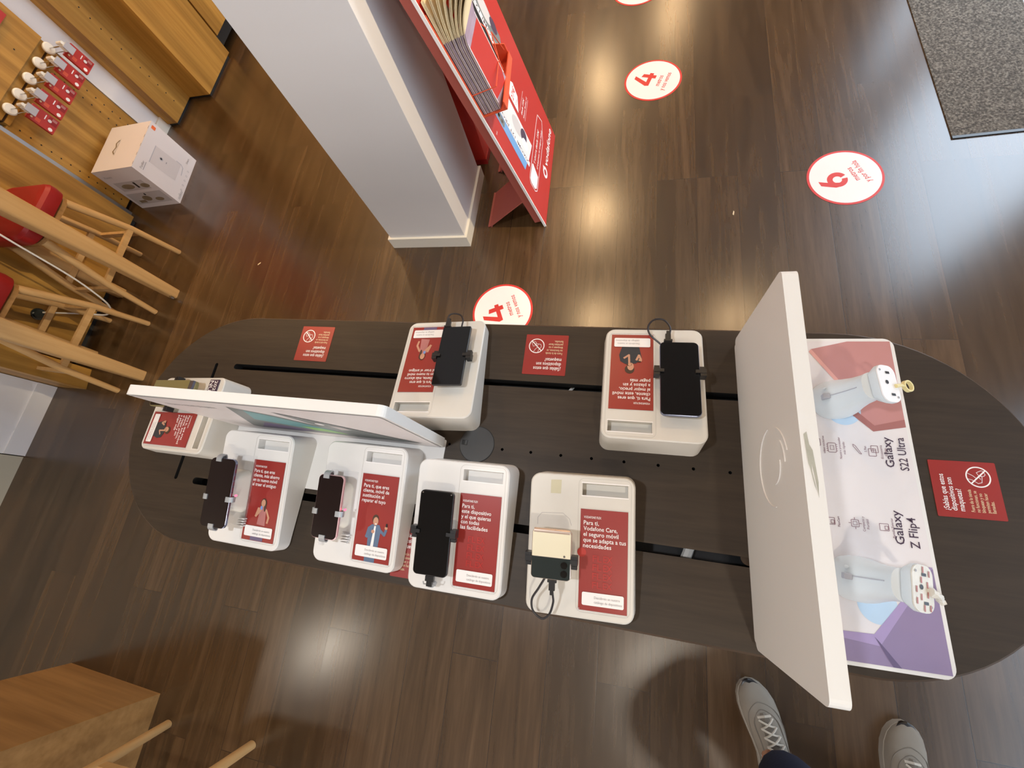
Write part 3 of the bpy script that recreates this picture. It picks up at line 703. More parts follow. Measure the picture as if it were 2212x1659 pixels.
def holder_black(k, c, w, d):
    """black clamp: two side jaws on a mounting block"""
    s = SM[k][0]; x, y = c; Mx = on_stand(x, y)
    bm = bmesh.new(); box(bm, -.026, -.03, -.001, .026, .03, d-.0005); bevel(bm, .004); bm.transform(Mx); obj('mount_block', bm, M['whiteg'], s, True)
    for sg in (-1, 1):
        bm = bmesh.new()
        x0, x1 = (w/2, w/2+.012); 
        box(bm, x0+.0005, -.004, d-.006, x1, .012, d+.0115); box(bm, x0-.008, -.001, d+.0093, x1, .006, d+.0125); box(bm, x0+.0005, -.012, d-.004, x1-.001, -.006, d+.006); box(bm, x0+.002, -.009, d-.007, x0+.006, .01, d-.001)
        bevel(bm, .0012, 1)
        if sg < 0: bmesh.ops.scale(bm, vec=(-1, 1, 1), verts=bm.verts)
        bm.transform(Mx); obj('clamp_jaw', bm, M['black'], s, True)
def holder_grey(k, c, w, l, d):
    """transparent pod with four silver arms holding a phone"""
    s = SM[k][0]; x, y = c; Mx = on_stand(x, y)
    bm = bmesh.new()
    rings = []
    for z, q in ((0, 1.0), (d*.25, .92), (d*.8, .72), (d-.001, .66)):
        rings.append([(px*q, py*q, z) for px, py in rrect(-.03, -.05, .03, .05, .014, 5)])
    loft(bm, rings); bm.transform(Mx); obj('pod', bm, M['whiteg'], s, True)
    bm = bmesh.new(); box(bm, -.033, -l/2-.002, .0005, .036, l/2+.008, .003); bevel(bm, .001, 1); bm.transform(Mx); obj('clear_plate', bm, M['clear'], s, True)
    bm = bmesh.new()
    for i in range(4): box(bm, .022-.0005*i, -.062-.0055*i, .0032, .040-.001*i, -.0595-.0055*i, .012)
    bm.transform(Mx); obj('ribbed_plug', bm, M['white'], s)
    def arm(pts, wid, ax):
        bm = bmesh.new(); P = [Vector(q) for q in spline(pts, 5)]; th = .0022; rings = []
        for i, q in enumerate(P):
            dd = (P[min(i+1, len(P)-1)]-P[max(i-1, 0)]).normalized(); side = Vector(ax); nn = dd.cross(side).normalized()
            rings.append([tuple(q+side*wid/2+nn*th/2), tuple(q-side*wid/2+nn*th/2), tuple(q-side*wid/2-nn*th/2), tuple(q+side*wid/2-nn*th/2)])
        loft(bm, rings); bm.transform(Mx); obj('holder_arm', bm, M['clip'], s, True)
    T = d+.0088
    for sg in (-1, 1):
        arm([(sg*.024, -.012, d-.008), (sg*(w/2+.003), -.012, d-.004), (sg*(w/2+.0055), -.012, d+.004), (sg*(w/2+.001), -.012, T), (sg*(w/2-.009), -.012, T+.0005)], .0115, (0, 1, 0))
    arm([(-.012, .03, d-.008), (-.012, l/2+.003, d-.005), (-.012, l/2+.006, d+.004), (-.012, l/2+.001, T), (-.012, l/2-.008, T+.0005)], .014, (1, 0, 0))
    arm([(-.002, -.03, d-.008), (-.002, -l/2-.003, d-.005), (-.002, -l/2-.006, d+.004), (-.002, -l/2-.001, T), (-.002, -l/2+.008, T+.0005)], .014, (1, 0, 0))
    bm = bmesh.new(); tube(bm, [(w/2+.006, -.003, d-.004), (w/2+.006, -.003, d+.0)], .0022, 8); bm.transform(Mx); o = obj('red_led', bm, mat('red_led_glow', (1, .08, .15), .4, emit=3), s)
    bm = bmesh.new(); tube(bm, [(-.03, -.085, .001), (-.03, -.085, .010)], .006, 4); box(bm, -.036, -.092, .0005, -.025, -.080, .006); bm.transform(Mx); obj('clear_foot', bm, M['clear'], s)

def phone(k, c, w, l, d, th, r, body_m, face_m, label, rot=0, bezel=.0012, name='smartphone', onedge=.0014):
    Mx = SM[k][1] @ on_stand(c[0], c[1], d) @ Matrix.Rotation(math.radians(rot), 4, 'Z')
    t = empty(name); t.matrix_world = Mx; tag(t, label, 'phone')
    bm = bmesh.new()
    o0 = rrect(-w/2, -l/2, w/2, l/2, r, 7); o1 = rrect(-w/2+onedge, -l/2+onedge, w/2-onedge, l/2-onedge, max(r-onedge, .0005), 7)
    loft(bm, [[(x, y, 0) for x, y in o1], [(x, y, onedge) for x, y in o0], [(x, y, th-onedge) for x, y in o0], [(x, y, th-.0003) for x, y in o1]])
    obj('frame', bm, M[body_m], t, True)
    if face_m:
        bm = bmesh.new(); o2 = rrect(-w/2+bezel, -l/2+bezel, w/2-bezel, l/2-bezel, max(r-bezel, .0005), 7); prism(bm, o2, th-.0006, th); obj('screen', bm, M[face_m], t)
    return t
def usb(k, pts, label, plug_at, plug_dir=(0, 1)):
    t = empty('charging_cable'); t.matrix_world = SM[k][1] @ on_stand(0, 0); tag(t, label, 'cable')
    c = math.cos(ANG)
    bm = bmesh.new(); tube(bm, spline([(x, y/c, z) for x, y, z in pts], 8), .0021, 8); obj('cord', bm, M['cable'], t, True)
    x, y, z = plug_at; y /= c
    bm = bmesh.new(); box(bm, -.0085, -.004, -.004, .0085, .0, .004); box(bm, -.0055, -.018, -.0038, .0055, -.004, .0038); box(bm, -.0032, -.026, -.003, .0032, -.018, .003); bevel(bm, .0008, 1)
    bmesh.ops.translate(bm, verts=bm.verts, vec=(x, y, z)); obj('plug', bm, M['black'], t, True)
ph = {}
ph[1] = phone(1, (-.0307, .1225), .0705, .154, .050, .0080, .0115, 'steel', 'glassbrown', 'dark phone with a purple-blue metal edge held by silver arms', bezel=.0006)
holder_grey(1, (-.0307, .1225), .0705, .154, .050)
for i, yy in enumerate((.052, .036, .024, .010, -.002)):
    bm = bmesh.new(); box(bm, .0352, yy-.005, .0018, .0357, yy+.004, .0062); obj('side_marking', bm, M['inkr'], ph[1])
ph[2] = phone(2, (-.0492, .125), .063, .134, .036, .0080, .0105, 'pinkm', 'glassbrown', 'small dark phone with a pink metal edge held by silver arms', bezel=.0012)
holder_grey(2, (-.0492, .125), .063, .134, .036)
ph[3] = phone(3, (-.0389, .1199), .0735, .166, .027, .0085, .009, 'black', 'glassblk', 'black phone with rounded corners and a short plug below it', bezel=.0016)
holder_black(3, (-.0389, .118), .0735, .027)
for sx in (-.031, .031):
    bm = bmesh.new(); tube(bm, [(sx, .0775, .00855), (sx, .0775, .0087)], .0014, 10); obj('front_camera', bm, M['chrome'], ph[3])
ph[5] = phone(5, (-.0405, .1138), .0715, .160, .018, .0085, .004, 'black', 'glassblk', 'square-cornered black phone standing askew over its red leaflet', rot=0)
holder_black(5, (-.0405, .1135), .0715, .018)
ph[6] = phone(6, (-.0495, .1335), .0765, .170, .018, .0085, .010, 'steel', 'glassblk', 'large black phone with a blue edge nearest the tall right panel', bezel=.0010)
holder_black(6, (-.0495, .118), .0765, .018)
# folding phone
fp = phone(4, (-.0492, .1196), .0735, .0875, .034, .0165, .0075, 'mintgold', None, 'closed folding phone with cream lid and dark camera panel', name='folding_phone', onedge=.0022)
bm = bmesh.new(); P = [q for q in rrect(-.0355, -.0425, .0355, .0425, .006, 6)]
lo = [(x, max(y, -.0045)) for x, y in P if y > -.0045]; lo = [(-.0355, -.0045), (.0355, -.0045)] + [q for q in lo]
prism(bm, lo, .0163, .0170); obj('cream_lid', bm, M['cream'], fp)
bm = bmesh.new(); up_ = [q for q in P if q[1] < -.0045]; 
up_ = sorted(up_, key=lambda q: math.atan2(q[1]+.024, q[0])); up_ = up_ + []; 
pts = [(-.0355, -.005)] + [q for q in rrect(-.0355, -.0425, .0355, .0, .006, 6) if q[1] < -.0055 and q[0] < 0][:0] + []
dk = rrect(-.0355, -.0425, .0355, -.0052, .006, 6); dk = [(x, (y if y < -.015 else -.0052 if y > -.012 else y)) for x, y in dk]
dk = [q for q in dk]; dk2 = []
for x, y in dk:
    if y >= -.0113: x = .0355 if x > 0 else -.0355; y = -.0052
    if not dk2 or (abs(dk2[-1][0]-x)+abs(dk2[-1][1]-y)) > 1e-5: dk2.append((x, y))
prism(bm, dk2, .0163, .0170); obj('camera_panel', bm, M['darkglass'], fp)
for yy in (-.0165, -.0315):
    bm = bmesh.new(); tube(bm, [(.0245, yy, .0170), (.0245, yy, .0184)], .0062, 20); tube(bm, [(.0245, yy, .0180), (.0245, yy, .0187)], .0035, 16); obj('camera_lens', bm, M['lens'], fp, True)
bm = bmesh.new(); tube(bm, [(.0245, -.0012, .0170), (.0245, -.0012, .0176)], .0020, 12); obj('flash', bm, M['chrome'], fp)
bm = bmesh.new(); tube(bm, [(-.0335, .0405, .0125), (.0335, .0405, .0125)], .0052, 12); obj('hinge', bm, M['mintgold'], fp, True)
holder_black(4, (-.0492, .108), .0735, .038)
usb(4, [(-.047, .068, .042), (-.045, .045, .035), (-.045, .030, .028), (-.052, .008, .022), (-.066, -.002, .020), (-.083, .010, .022), (-.085, .032, .028), (-.072, .055, .036), (-.060, .076, .042)], 'looped black charging cable of the folding phone', (-.0465, .074, .042))
usb(5, [(-.012, .016, .022), (-.009, .008, .022), (-.012, -.006, .020), (-.024, -.010, .018), (-.040, -.004, .018), (-.049, .012, .020), (-.050, .030, .022), (-.050, .04, .021)], 'looped black charging cable of the askew black phone', (-.014, .034, .022))
usb(6, [(-.032, .028, .022), (-.033, .010, .023), (-.020, -.010, .022), (.0, -.010, .022), (.012, .006, .020), (.008, .028, .020), (-.012, .047, .016), (-.020, .055, .015)], 'looped black charging cable of the large phone by the right panel', (-.0285, .046, .022))
# flip the plugs of 5,6 handled by same orientation (towards the customer)
t = empty('short_plug'); t.matrix_world = SM[3][1] @ on_stand(-.0386, .033, .027); tag(t, 'short black plug clipped under the black phone', 'plug')
bm = bmesh.new(); box(bm, -.009, -.006, .0, .009, .004, .007); box(bm, -.006, -.016, -.0005, .006, -.006, .006); bevel(bm, .001, 1); obj('plug_body', bm, M['black'], t, True)
bm = bmesh.new(); tube(bm, [(-.014, -.008, .003), (-.013, -.013, .003), (.013, -.013, .003), (.015, -.006, .003)], .0014, 6); box(bm, -.005, -.02, -.02, .005, -.012, -.002); obj('clear_clip', bm, M['clip'], t, True)

# leaflets
def figure(p, kind, cx, cy):
    """small printed portrait; (cx,cy) = middle of the chest"""
    if kind == 'woman':
        p.disc(cx+.001, cy+.020, .0085, 'hair', 2, .012); p.disc(cx, cy+.021, .0058, 'skin', 3, .0085); p.poly([(cx-.006, cy+.012), (cx-.010, cy-.028), (cx+.013, cy-.030), (cx+.010, cy+.010)], 'blouse', 2)
        p.disc(cx, cy+.005, .011, 'blouse', 2, .009); p.line([(cx-.011, cy+.008), (cx-.016, cy-.010), (cx-.004, cy+.006)], .0055, 'skin', 2); p.line([(cx+.011, cy+.006), (cx+.020, cy-.010), (cx+.018, cy-.022)], .005, 'skin', 2)
        p.rect(cx-.006, cy+.006, cx-.0005, cy+.014, 'bluep', 4, .001); p.disc(cx+.006, cy+.012, .003, 'hair', 3, .010)
    elif kind == 'man':
        p.disc(cx-.001, cy+.024, .0078, 'hair', 2, .0100); p.disc(cx, cy+.020, .0062, 'skin', 3, .0088); p.disc(cx+.001, cy+.0145, .0022, 'prw', 4, .0012)
        p.poly([(cx-.016, cy+.006), (cx-.008, cy+.013), (cx+.010, cy+.013), (cx+.015, cy+.004), (cx+.012, cy-.033), (cx-.014, cy-.033)], 'denim', 2)
        p.poly([(cx-.002, cy+.010), (cx+.002, cy+.010), (cx+.001, cy-.033), (cx-.006, cy-.033)], 'prw', 3)
        p.line([(cx-.014, cy+.004), (cx-.018, cy-.014), (cx-.006, cy-.004)], .0065, 'denim', 3); p.disc(cx-.004, cy-.002, .0038, 'skin', 4)
        p.line([(cx+.013, cy+.002), (cx+.024, cy-.006), (cx+.027, cy+.004)], .006, 'denim', 3); p.disc(cx+.027, cy+.009, .0036, 'skin', 4); p.rect(cx+.0255, cy+.011, cx+.0295, cy+.018, 'black', 5, .0008)
    elif kind == 'man2':
        p.disc(cx+.001, cy+.024, .0100, 'hair', 2, .0105); p.disc(cx-.001, cy+.017, .0068, 'skin', 3, .0095); p.disc(cx+.002, cy+.012, .0055, 'hair', 3, .0040); p.poly([(cx-.024, cy-.004), (cx-.012, cy+.009), (cx+.010, cy+.011), (cx+.021, cy+.004), (cx+.024, cy-.012), (cx+.018, cy-.034), (cx-.018, cy-.034)], 'blackcl', 2)
        p.line([(cx+.013, cy-.004), (cx+.003, cy-.012), (cx+.002, cy+.008)], .0042, 'skin', 4); p.disc(cx+.001, cy+.012, .0035, 'skin', 4); p.line([(cx-.013, cy), (cx-.018, cy-.012), (cx-.022, cy-.002)], .0045, 'skin', 4)
        p.disc(cx-.021, cy+.001, .0035, 'skin', 5); p.rect(cx-.022, cy+.003, cx-.015, cy+.006, 'black', 5)
    else:
        for r_ in range(4):
            for c_ in range(2): p.text('FLEX'[(c_*2):(c_*2+2)], cx-.020+.020*c_, cy-.034+.016*r_, .017, 'redd', 2, fit=.017, bold=True)
LH = .185
def leaflet(k, lines, fig, label, y0=.0165, dx=0, thick=.0008):
    Mx = SM[k][1] @ on_stand(-.0005+dx, y0, .0006); t = empty('leaflet'); t.matrix_world = Mx; tag(t, label, 'leaflet', 'red promotional leaflets in the phone stands')
    bm = bmesh.new(); box(bm, 0, 0, 0, .0895, LH, thick); obj('paper_sheet', bm, M['red'], t)
    p = Print(); p.text('VODAFONE FLEX', .0065, .1680, .0062, 'prw', 1, fit=.033, bold=True)
    for i, (s_, w_) in enumerate(lines): p.text(s_, .0062, .1560-.0106*i, .0112, 'prw', 1, fit=w_, bold=True)
    if fig == 'flex': figure(p, fig, .045, .075)
    else: figure(p, fig, .047 if fig != 'man2' else .048, .066)
    p.rect(.0065, .0095, .0835, .0330, 'prw', 5, .003)
    p.text('Descúbrelo en nuestro', .0295, .0225, .0062, 'greytext', 6, fit=.047); p.text('catálogo de dispositivos', .0295, .0145, .0062, 'greytext', 6, fit=.051)
    if k == 4: p.disc(.004, .104, .0085, 'reds', 1)
    if fig == 'man': p.rect(.03, .0, .055, .009, 'denim', 2)
    if fig == 'woman': p.rect(.025, .001, .06, .009, 'purd', 2)
    o = p.build('printed_face', t); o.location.z = thick
    bm = bmesh.new(); box(bm, -.0015, -.002, .0, .0915, .0, .0035); box(bm, -.0015, -.002, thick+.0018, .0025, .004, thick+.0024); obj('clear_sleeve', bm, M['clear'], t)
leaflet(1, [('Para ti, que eres', .058), ('cliente, más ahorro', .073), ('en tu nuevo móvil', .068), ('al traer el antiguo', .067)], 'woman', 'red leaflet with a woman in a rose blouse, beside the purple-edged phone')
leaflet(2, [('Para ti, que eres', .062), ('cliente, móvil de', .064), ('sustitución al', .053), ('reparar el tuyo', .058)], 'man', 'red leaflet with a laughing man in a denim shirt')
leaflet(3, [('Para ti,', .027), ('este dispositivo', .064), ('y el que quieras', .064), ('con todas', .040), ('las facilidades', .059)], 'flex', 'red leaflet without a portrait, beside the black phone with a short plug')
leaflet(4, [('Para ti,', .029), ('Vodafone Care,', .064), ('el seguro móvil', .066), ('que se adapta a tus', .080), ('necesidades', .053)], 'flex', 'red leaflet without a portrait, beside the cream folding phone')
leaflet(5, [('Para ti, que eres', .058), ('cliente, más ahorro', .073), ('en tu nuevo móvil', .068), ('al traer el antiguo', .067)], 'woman', 'upside-down red leaflet with a woman, partly under the askew black phone')
leaflet(6, [('Para ti, que eres', .065), ('cliente, este móvil', .076), ('al mejor precio,', .063), ('a plazos y sin', .055), ('pagar más', .041)], 'man2', 'upside-down red leaflet with a man in black, beside the large phone')
leaflet(7, [('Para ti, que eres', .065), ('cliente, este móvil', .076), ('al mejor precio,', .063), ('a plazos y sin', .055), ('pagar más', .041)], 'man2', 'red leaflet with a man in black at the left end of the table', thick=.003)
# stand 7: olive phone on its edge clips and a name plate
ph[7] = phone(7, (-.046, .112), .072, .172, .020, .010, .010, 'olive', 'glassblk', 'olive-edged phone on the stand at the left end, partly behind the panel', bezel=.0030)
bm = bmesh.new(); box(bm, -.036, -.083, .0101, -.010, .070, .0165); bevel(bm, .002); obj('olive_side', bm, M['olive'], ph[7])
bm = bmesh.new(); box(bm, -.035, .0705, .0101, -.011, .084, .016); bevel(bm, .002); obj('camera_end', bm, M['steel'], ph[7])
holder_black(7, (-.046, .105), .072, .020)
t = empty('name_plate'); t.matrix_world = SM[7][1] @ on_stand(-.095, .207, .0006); tag(t, 'small dark plate reading NUEVO 2022 at the left end stand', 'sign')
bm = bmesh.new(); box(bm, 0, 0, 0, .085, .036, .003); obj('plate', bm, M['ink'], t)
p = Print(); p.text('NUEVO', .003, .003, .020, 'prw', 1, fit=.070, bold=True); p.text('2022', .003, .0215, .0165, 'prw', 1, fit=.037, bold=True); o = p.build('lettering', t); o.location.z = .0031

# ------------------------------------------------------------------ right-hand unit: base board and upright panel
th_ = math.radians(2.2)
t = empty('promo_panel', (.250, .1325, TZ), th_, 'tall white upright panel with an embossed round logo and a printed base board', 'display panel')
bm = bmesh.new(); prism(bm, rrect(.0, -.30, .292, .30, .018, 6), 0, .0085); bevel(bm, .0012, 1); obj('base_board', bm, M['white'], t, True)
bm = bmesh.new()
pr2 = [(y, z) for y, z in rrect(-.298, .0086, .298, .282, .012, 5)]
loft(bm, [[(-.0005, y, z) for y, z in pr2], [(.0225, y, z) for y, z in pr2]]); bevel(bm, .0015, 2, 60); obj('upright_panel', bm, M['board'], t)
# embossed mark; light and dim sides put into arc length and width
bm = bmesh.new(); cx_, cz_, R_ = .0, .180, .066
def arc(cy, cz, r, a0, a1, w0, w1, n=40):
    inner = []; outer_ = []
    for i in range(n+1):
        a = a0+(a1-a0)*i/n; w = w0+(w1-w0)*math.sin(PI*i/n); inner.append((cy+(r-w/2)*math.cos(a), cz+(r-w/2)*math.sin(a))); outer_.append((cy+(r+w/2)*math.cos(a), cz+(r+w/2)*math.sin(a)))
    pts = inner+outer_[::-1]; k = n+1
    f_ = [bm.verts.new((-.0022, y, z)) for y, z in pts]; g_ = [bm.verts.new((-.0004, y, z)) for y, z in pts]
    for i in range(n): bm.faces.new((f_[i], f_[i+1], f_[2*k-2-i], f_[2*k-1-i]))
    for i in range(2*k): bm.faces.new((f_[i], f_[(i+1) % (2*k)], g_[(i+1) % (2*k)], g_[i]))
arc(.0, .172, .064, -PI*.99, -PI*.06, .0008, .0026); arc(.0, .172, .064, PI*.10, PI*.42, .0004, .0010); arc(.004, .168, .034, PI*.48, PI*.93, .0010, .0030); arc(.0, .166, .056, PI*.28, PI*.50, .0008, .0020)
obj('embossed_lit_arcs', bm, M['white'], t)
p = Print(); p.poly([(.004, .030), (.008, .034), (.011, .0), (.009, -.022), (.006, -.010)], 'glue', 1); p.poly([(.008, .020), (.013, .008), (.0155, -.035), (.014, -.056), (.012, -.030), (.010, -.010)], 'glue', 1); p.poly([(.007, -.012), (.009, -.018), (.0125, -.048), (.0105, -.040)], 'glue', 1); p.build('glue_smear', t, frame((0, .0, .2822), (1, 0, 0), (0, 1, 0)))
# print on base board; u runs along +y of the unit (reading direction), v towards -x
p = Print()
def U(x, y):      # world table coordinates -> print coordinates
    dx, dy = x-.250, y-.1325; c, s = math.cos(-th_), math.sin(-th_); lx, ly = dx*c-dy*s, dx*s+dy*c
    return (ly, .292-lx)
R_ = rrect(-.294, .006, .294, .262, .014, 6); p.poly(R_, 'padp', 1)
clipu = lambda q: (max(-.2935, min(.2935, q[0])), max(.0065, q[1]))
def shape(L, m, l): p.poly([clipu(U(*q)) for q in L], m, l)
shape([(.383, .414), (.449, .446), (.53, .446), (.56, .40), (.56, .30), (.455, .285), (.428, .345)], 'pinkp', 2)
shape([(.45, .29), (.56, .30), (.56, .265), (.477, .252)], 'pinkp', 2); shape([(.383, .414), (.378, .408), (.425, .34), (.43, .345)], 'pinkl', 3); shape([(.443, .278), (.477, .246), (.482, .256), (.45, .288)], 'pinkd', 3); shape([(.477, .246), (.56, .26), (.56, .275), (.48, .258)], 'pinkd', 3)
shape([(.37, -.112), (.443, -.108), (.535, .012), (.56, .01), (.56, -.18), (.37, -.18)], 'purp', 2); shape([(.37, -.112), (.443, -.108), (.535, .012), (.55, .012), (.45, -.125), (.37, -.120)], 'purl', 3)
shape([(.443, -.112), (.449, -.118), (.478, -.17), (.466, -.17)], 'purd', 4)
p.disc(*U(.452, -.06), .032, 'blueglow', 2, .03); p.disc(*U(.43, .285), .03, 'blueglow', 2, .03)
for a, (s1, w1), (s2, w2) in ((.180, ('Galaxy', .057), ('S22 Ultra', .062)), (.044, ('Galaxy', .058), ('Z Flip4', .052))):
    u, v = U(.5045, a); p.text(s1, u, v, .0195, 'ink', 4, fit=w1, bold=True); u, v = U(.5265, a-.004); p.text(s2, u, v, .0195, 'ink', 4, fit=w2, bold=True)
def icon(x, y, kind, caps):
    u, v = U(x, y); 
    if kind == 'chip':
        p.outline(rrect(u-.009, v-.007, u+.009, v+.007, .002, 2), .0008, 'inkr', 4); p.outline(rrect(u-.004, v-.003, u+.004, v+.003, 0), .0006, 'inkr', 4)
        for i in range(4):
            for s in (-1, 1): p.line([(u-.006+.004*i, v+s*.007), (u-.006+.004*i, v+s*.0095)], .0007, 'inkr', 4)
    elif kind == 'pen': p.outline([(u-.010, v-.006), (u+.006, v+.003), (u+.008, v+.0065), (u+.004, v+.006), (u-.0095, v-.003)], .0008, 'inkr', 4)
    elif kind == 'eco': p.outline(rrect(u-.009, v-.004, u+.005, v+.008, .001, 2), .0008, 'inkr', 4); p.outline(rrect(u-.002, v-.008, u+.011, v+.003, .001, 2), .0008, 'inkr', 4); p.line([(u-.002, v), (u+.006, v)], .0007, 'inkr', 4); p.line([(u+.002, v-.004), (u+.002, v+.004)], .0007, 'inkr', 4)
    elif kind == 'comp':
        p.outline(rrect(u-.006, v-.006, u+.006, v+.006, .001, 2), .0008, 'inkr', 4); p.outline(rrect(u-.003, v-.003, u+.003, v+.003, 0), .0006, 'inkr', 4)
        for dx_, dy_ in ((1, 0), (-1, 0), (0, 1), (0, -1)): p.line([(u+dx_*.007, v+dy_*.007), (u+dx_*.010, v+dy_*.010)], .0009, 'inkr', 4)
    else: p.outline(rrect(u-.006, v-.007, u+.006, v+.007, .001, 2), .0008, 'inkr', 4); p.outline(rrect(u-.004, v-.006, u+.002, v-.001, 0), .0008, 'inkr', 4)
    for i, (c_, w_) in enumerate(caps): p.text(c_, u, v-.0150-.0068*i, .0056, 'inkr', 4, fit=w_, anchor='c')
icon(.378, .212, 'eco', [('vídeo nocturno', .034)]); icon(.405, .208, 'chip', [('Nuestro procesador', .042), ('más rápido', .024)]); icon(.447, .210, 'pen', [('S Pen', .011)]); icon(.473, .207, 'eco', [('Ecosistema', .025), ('Galaxy', .015)])
icon(.392, .070, 'cam', [('FlexCam', .018)]); icon(.431, .071, 'comp', [('Compacto y', .026), ('Portátil', .017)]); icon(.476, .070, 'cam', [('Pantalla Exterior', .034)])
p.build('base_print', t, frame((.292, 0, .0088), (0, 1, 0), (-1, 0, 0)))

# empty security posts on the base board
def post(x, y, lean, deg, taped, label):
    t = empty('security_post', (x, y, TZ+.0097), math.radians(deg), label, 'phone mount', 'grey security posts on the base board')
    rings = []
    n = 28
    def sup(a, b, ph_, e=2.6):
        c, s = math.cos(ph_), math.sin(ph_); return (a*math.copysign(abs(c)**(2/e), c), b*math.copysign(abs(s)**(2/e), s))
    prof = [(0, 0, .036, .037), (.012, .001, .036, .0375), (.028, .004, .033, .036), (.048, .009, .026, .031), (.070, .014, .021, .0265), (.092, .019, .019, .0245), (.104, .022, .0195, .025)]
    for z, dx, a, b in prof:
        rings.append([(dx+sup(a, b, 2*PI*k/n)[0], lean*z+sup(a, b, 2*PI*k/n)[1], z) for k in range(n)])
    bm = bmesh.new(); loft(bm, rings); obj('post_body', bm, M['grip'], t, True)
    hx, hz = .037, .112; ly = lean*.11
    tl_ = math.radians(28)
    Hm = Matrix.Translation((hx, ly, hz)) @ Matrix.Rotation(tl_, 4, 'Y')
    bm = bmesh.new(); o_ = rrect(-.021, -.034, .021, .034, .015, 6); i_ = [(a*.82, b*.82) for a, b in o_]
    loft(bm, [[(a, b, -.016) for a, b in i_], [(a, b, -.006) for a, b in o_], [(a, b, .0) for a, b in o_]]); bm.transform(Hm); hd = obj('head', bm, M['grip'], t, True)
    bm = bmesh.new(); prism(bm, rrect(-.0205, -.0335, .0205, .0335, .0147, 6), .0002, .0022); bm.transform(Hm); obj('face_plate', bm, M['tapew' if taped else 'prw'], t)
    p = Print()
    for (a, b, w_, l_, m_) in ((.002, .020, .0022, .0045, 'black'), (.004, -.020, .0022, .0045, 'black')): p.rect(a-l_, b-w_, a+l_, b+w_, m_, 2, .0008)
    p.disc(-.004, .002, .0036, 'black', 2); p.disc(-.014, .024, .002, 'greytext', 2); p.disc(.014, -.024, .002, 'greytext', 2)
    if taped:
        for (a, b) in ((-.014, -.002), (-.014, -.018), (.0, .027), (-.005, -.012), (.008, .006), (.008, -.008), (-.004, .012), (.012, .022), (.0, -.027), (.012, -.026)): p.rect(a-.0013, b-.0045, a+.0013, b+.0045, 'blouse', 3)
    p.build('slots', t, Hm @ Matrix.Translation((0, 0, .0024)))
    bm = bmesh.new(); bmesh.ops.create_cube(bm, size=1, matrix=Matrix.Translation((-.026, lean*.03, .036)) @ Matrix.Rotation(-.15, 4, 'Y') @ Matrix.Diagonal((.012, .010, .014, 1))); bevel(bm, .001, 1); obj('release_button', bm, M['gripg'], t)
    bm = bmesh.new(); tube(bm, [(-.0296, .001+lean*.028, .028), (-.0172, .001+lean*.048, .048), (-.0072, .001+lean*.07, .070), (-.0002, .001+lean*.092, .092)], .0009, 6); obj('seam', bm, M['gripg'], t)
    bm = bmesh.new(); tube(bm, [(-.026, .016, .034), (-.024, .017, .039)], .0035, 8, .001); obj('nub', bm, M['grip'], t, True)
    return t, Hm
pa, Ha = post(.412, .302, -.02, 6, False, 'empty grey security post nearest the pink print, with a rolled tape loop')
pb_, Hb = post(.420, -.024, .05, -4, True, 'empty grey security post nearest the violet print, patched with printed tape')
W0 = lambda t_, m_: (Matrix.Translation(t_.location) @ Matrix.Rotation(t_.rotation_euler.z, 4, 'Z') @ m_)
bm = bmesh.new(); rings = []
for i in range(25):
    a = 2*PI*i/24; q = [(.008, -.003), (.0105, -.003), (.0105, .003), (.008, .003)]; rings.append([(r_*math.cos(a)+.041, r_*math.sin(a)-.001, z_+.004) for r_, z_ in q])
loft(bm, rings, cap=False); tube(bm, [(.012, -.004, .004), (.022, -.002, .006), (.032, -.002, .004)], .0035, 8, .0022)
bm.transform(W0(pa, Ha)); o = obj('tape_roll', bm, M['tape'], None, True); tag(o, 'small roll of cream tape curling off the grey post by the pink print', 'tape')
bm = bmesh.new(); tube(bm, spline([(.010, -.002, .005), (.020, -.004, .006), (.030, -.008, .003), (.038, -.012, -.002), (.045, -.014, .0)], 3), .006, 6, .0045)
for v in bm.verts: v.co += Vector((random.uniform(-.0012, .0012), random.uniform(-.0012, .0012), random.uniform(-.0012, .0012)))
bm.transform(W0(pb_, Hb)); o = obj('crumpled_tape', bm, M['tapew'], None); tag(o, 'crumpled whitish tape hanging off the grey post by the violet print', 'tape')

# ------------------------------------------------------------------ left-hand unit
t = empty('promo_panel', (-.69, .13, TZ), 0, 'low white upright panel with phone pictures facing the near edge', 'display panel')
bm = bmesh.new(); prism(bm, rrect(-.305, -.134, .300, .02, .004, 3), 0, .0030); obj('base_board', bm, M['white'], t, True)
bm = bmesh.new(); pr2 = rrect(-.300, .0031, .300, .300, .014, 5)
loft(bm, [[(x, .0015, z) for x, z in pr2], [(x, .022, z) for x, z in pr2]]); obj('upright_panel', bm, M['board'], t)
p = Print(); p.outline(rrect(-.292, .004, .292, .293, .010, 4), .0014, 'greytext', 1); p.poly(rrect(-.2905, .005, .2905, .2915, .009, 4), 'padp', 0)
V_ = lambda L: [(x+.69, z-.68) for x, z in L]
p.poly(V_([(-.762, .945), (-.690, .893), (-.58, .742), (-.60, .722), (-.875, .722), (-.893, .735)]), 'greyph', 1)
p.poly(V_([(-.74, .925), (-.70, .885), (-.62, .77), (-.66, .75), (-.80, .83)]), 'teal', 2); p.poly(V_([(-.70, .80), (-.65, .79), (-.60, .75), (-.62, .738), (-.69, .76)]), 'green', 3); p.poly(V_([(-.80, .80), (-.70, .745), (-.75, .728), (-.87, .728)]), 'purd', 2)
p.poly(V_([(-.665, .932), (-.63, .905), (-.45, .735), (-.43, .722), (-.60, .722), (-.615, .76)]), 'greyph', 4); p.poly(V_([(-.60, .84), (-.57, .835), (-.56, .81), (-.59, .80)]), 'cardg', 5); p.disc(.078, .17, .010, 'prw', 6)
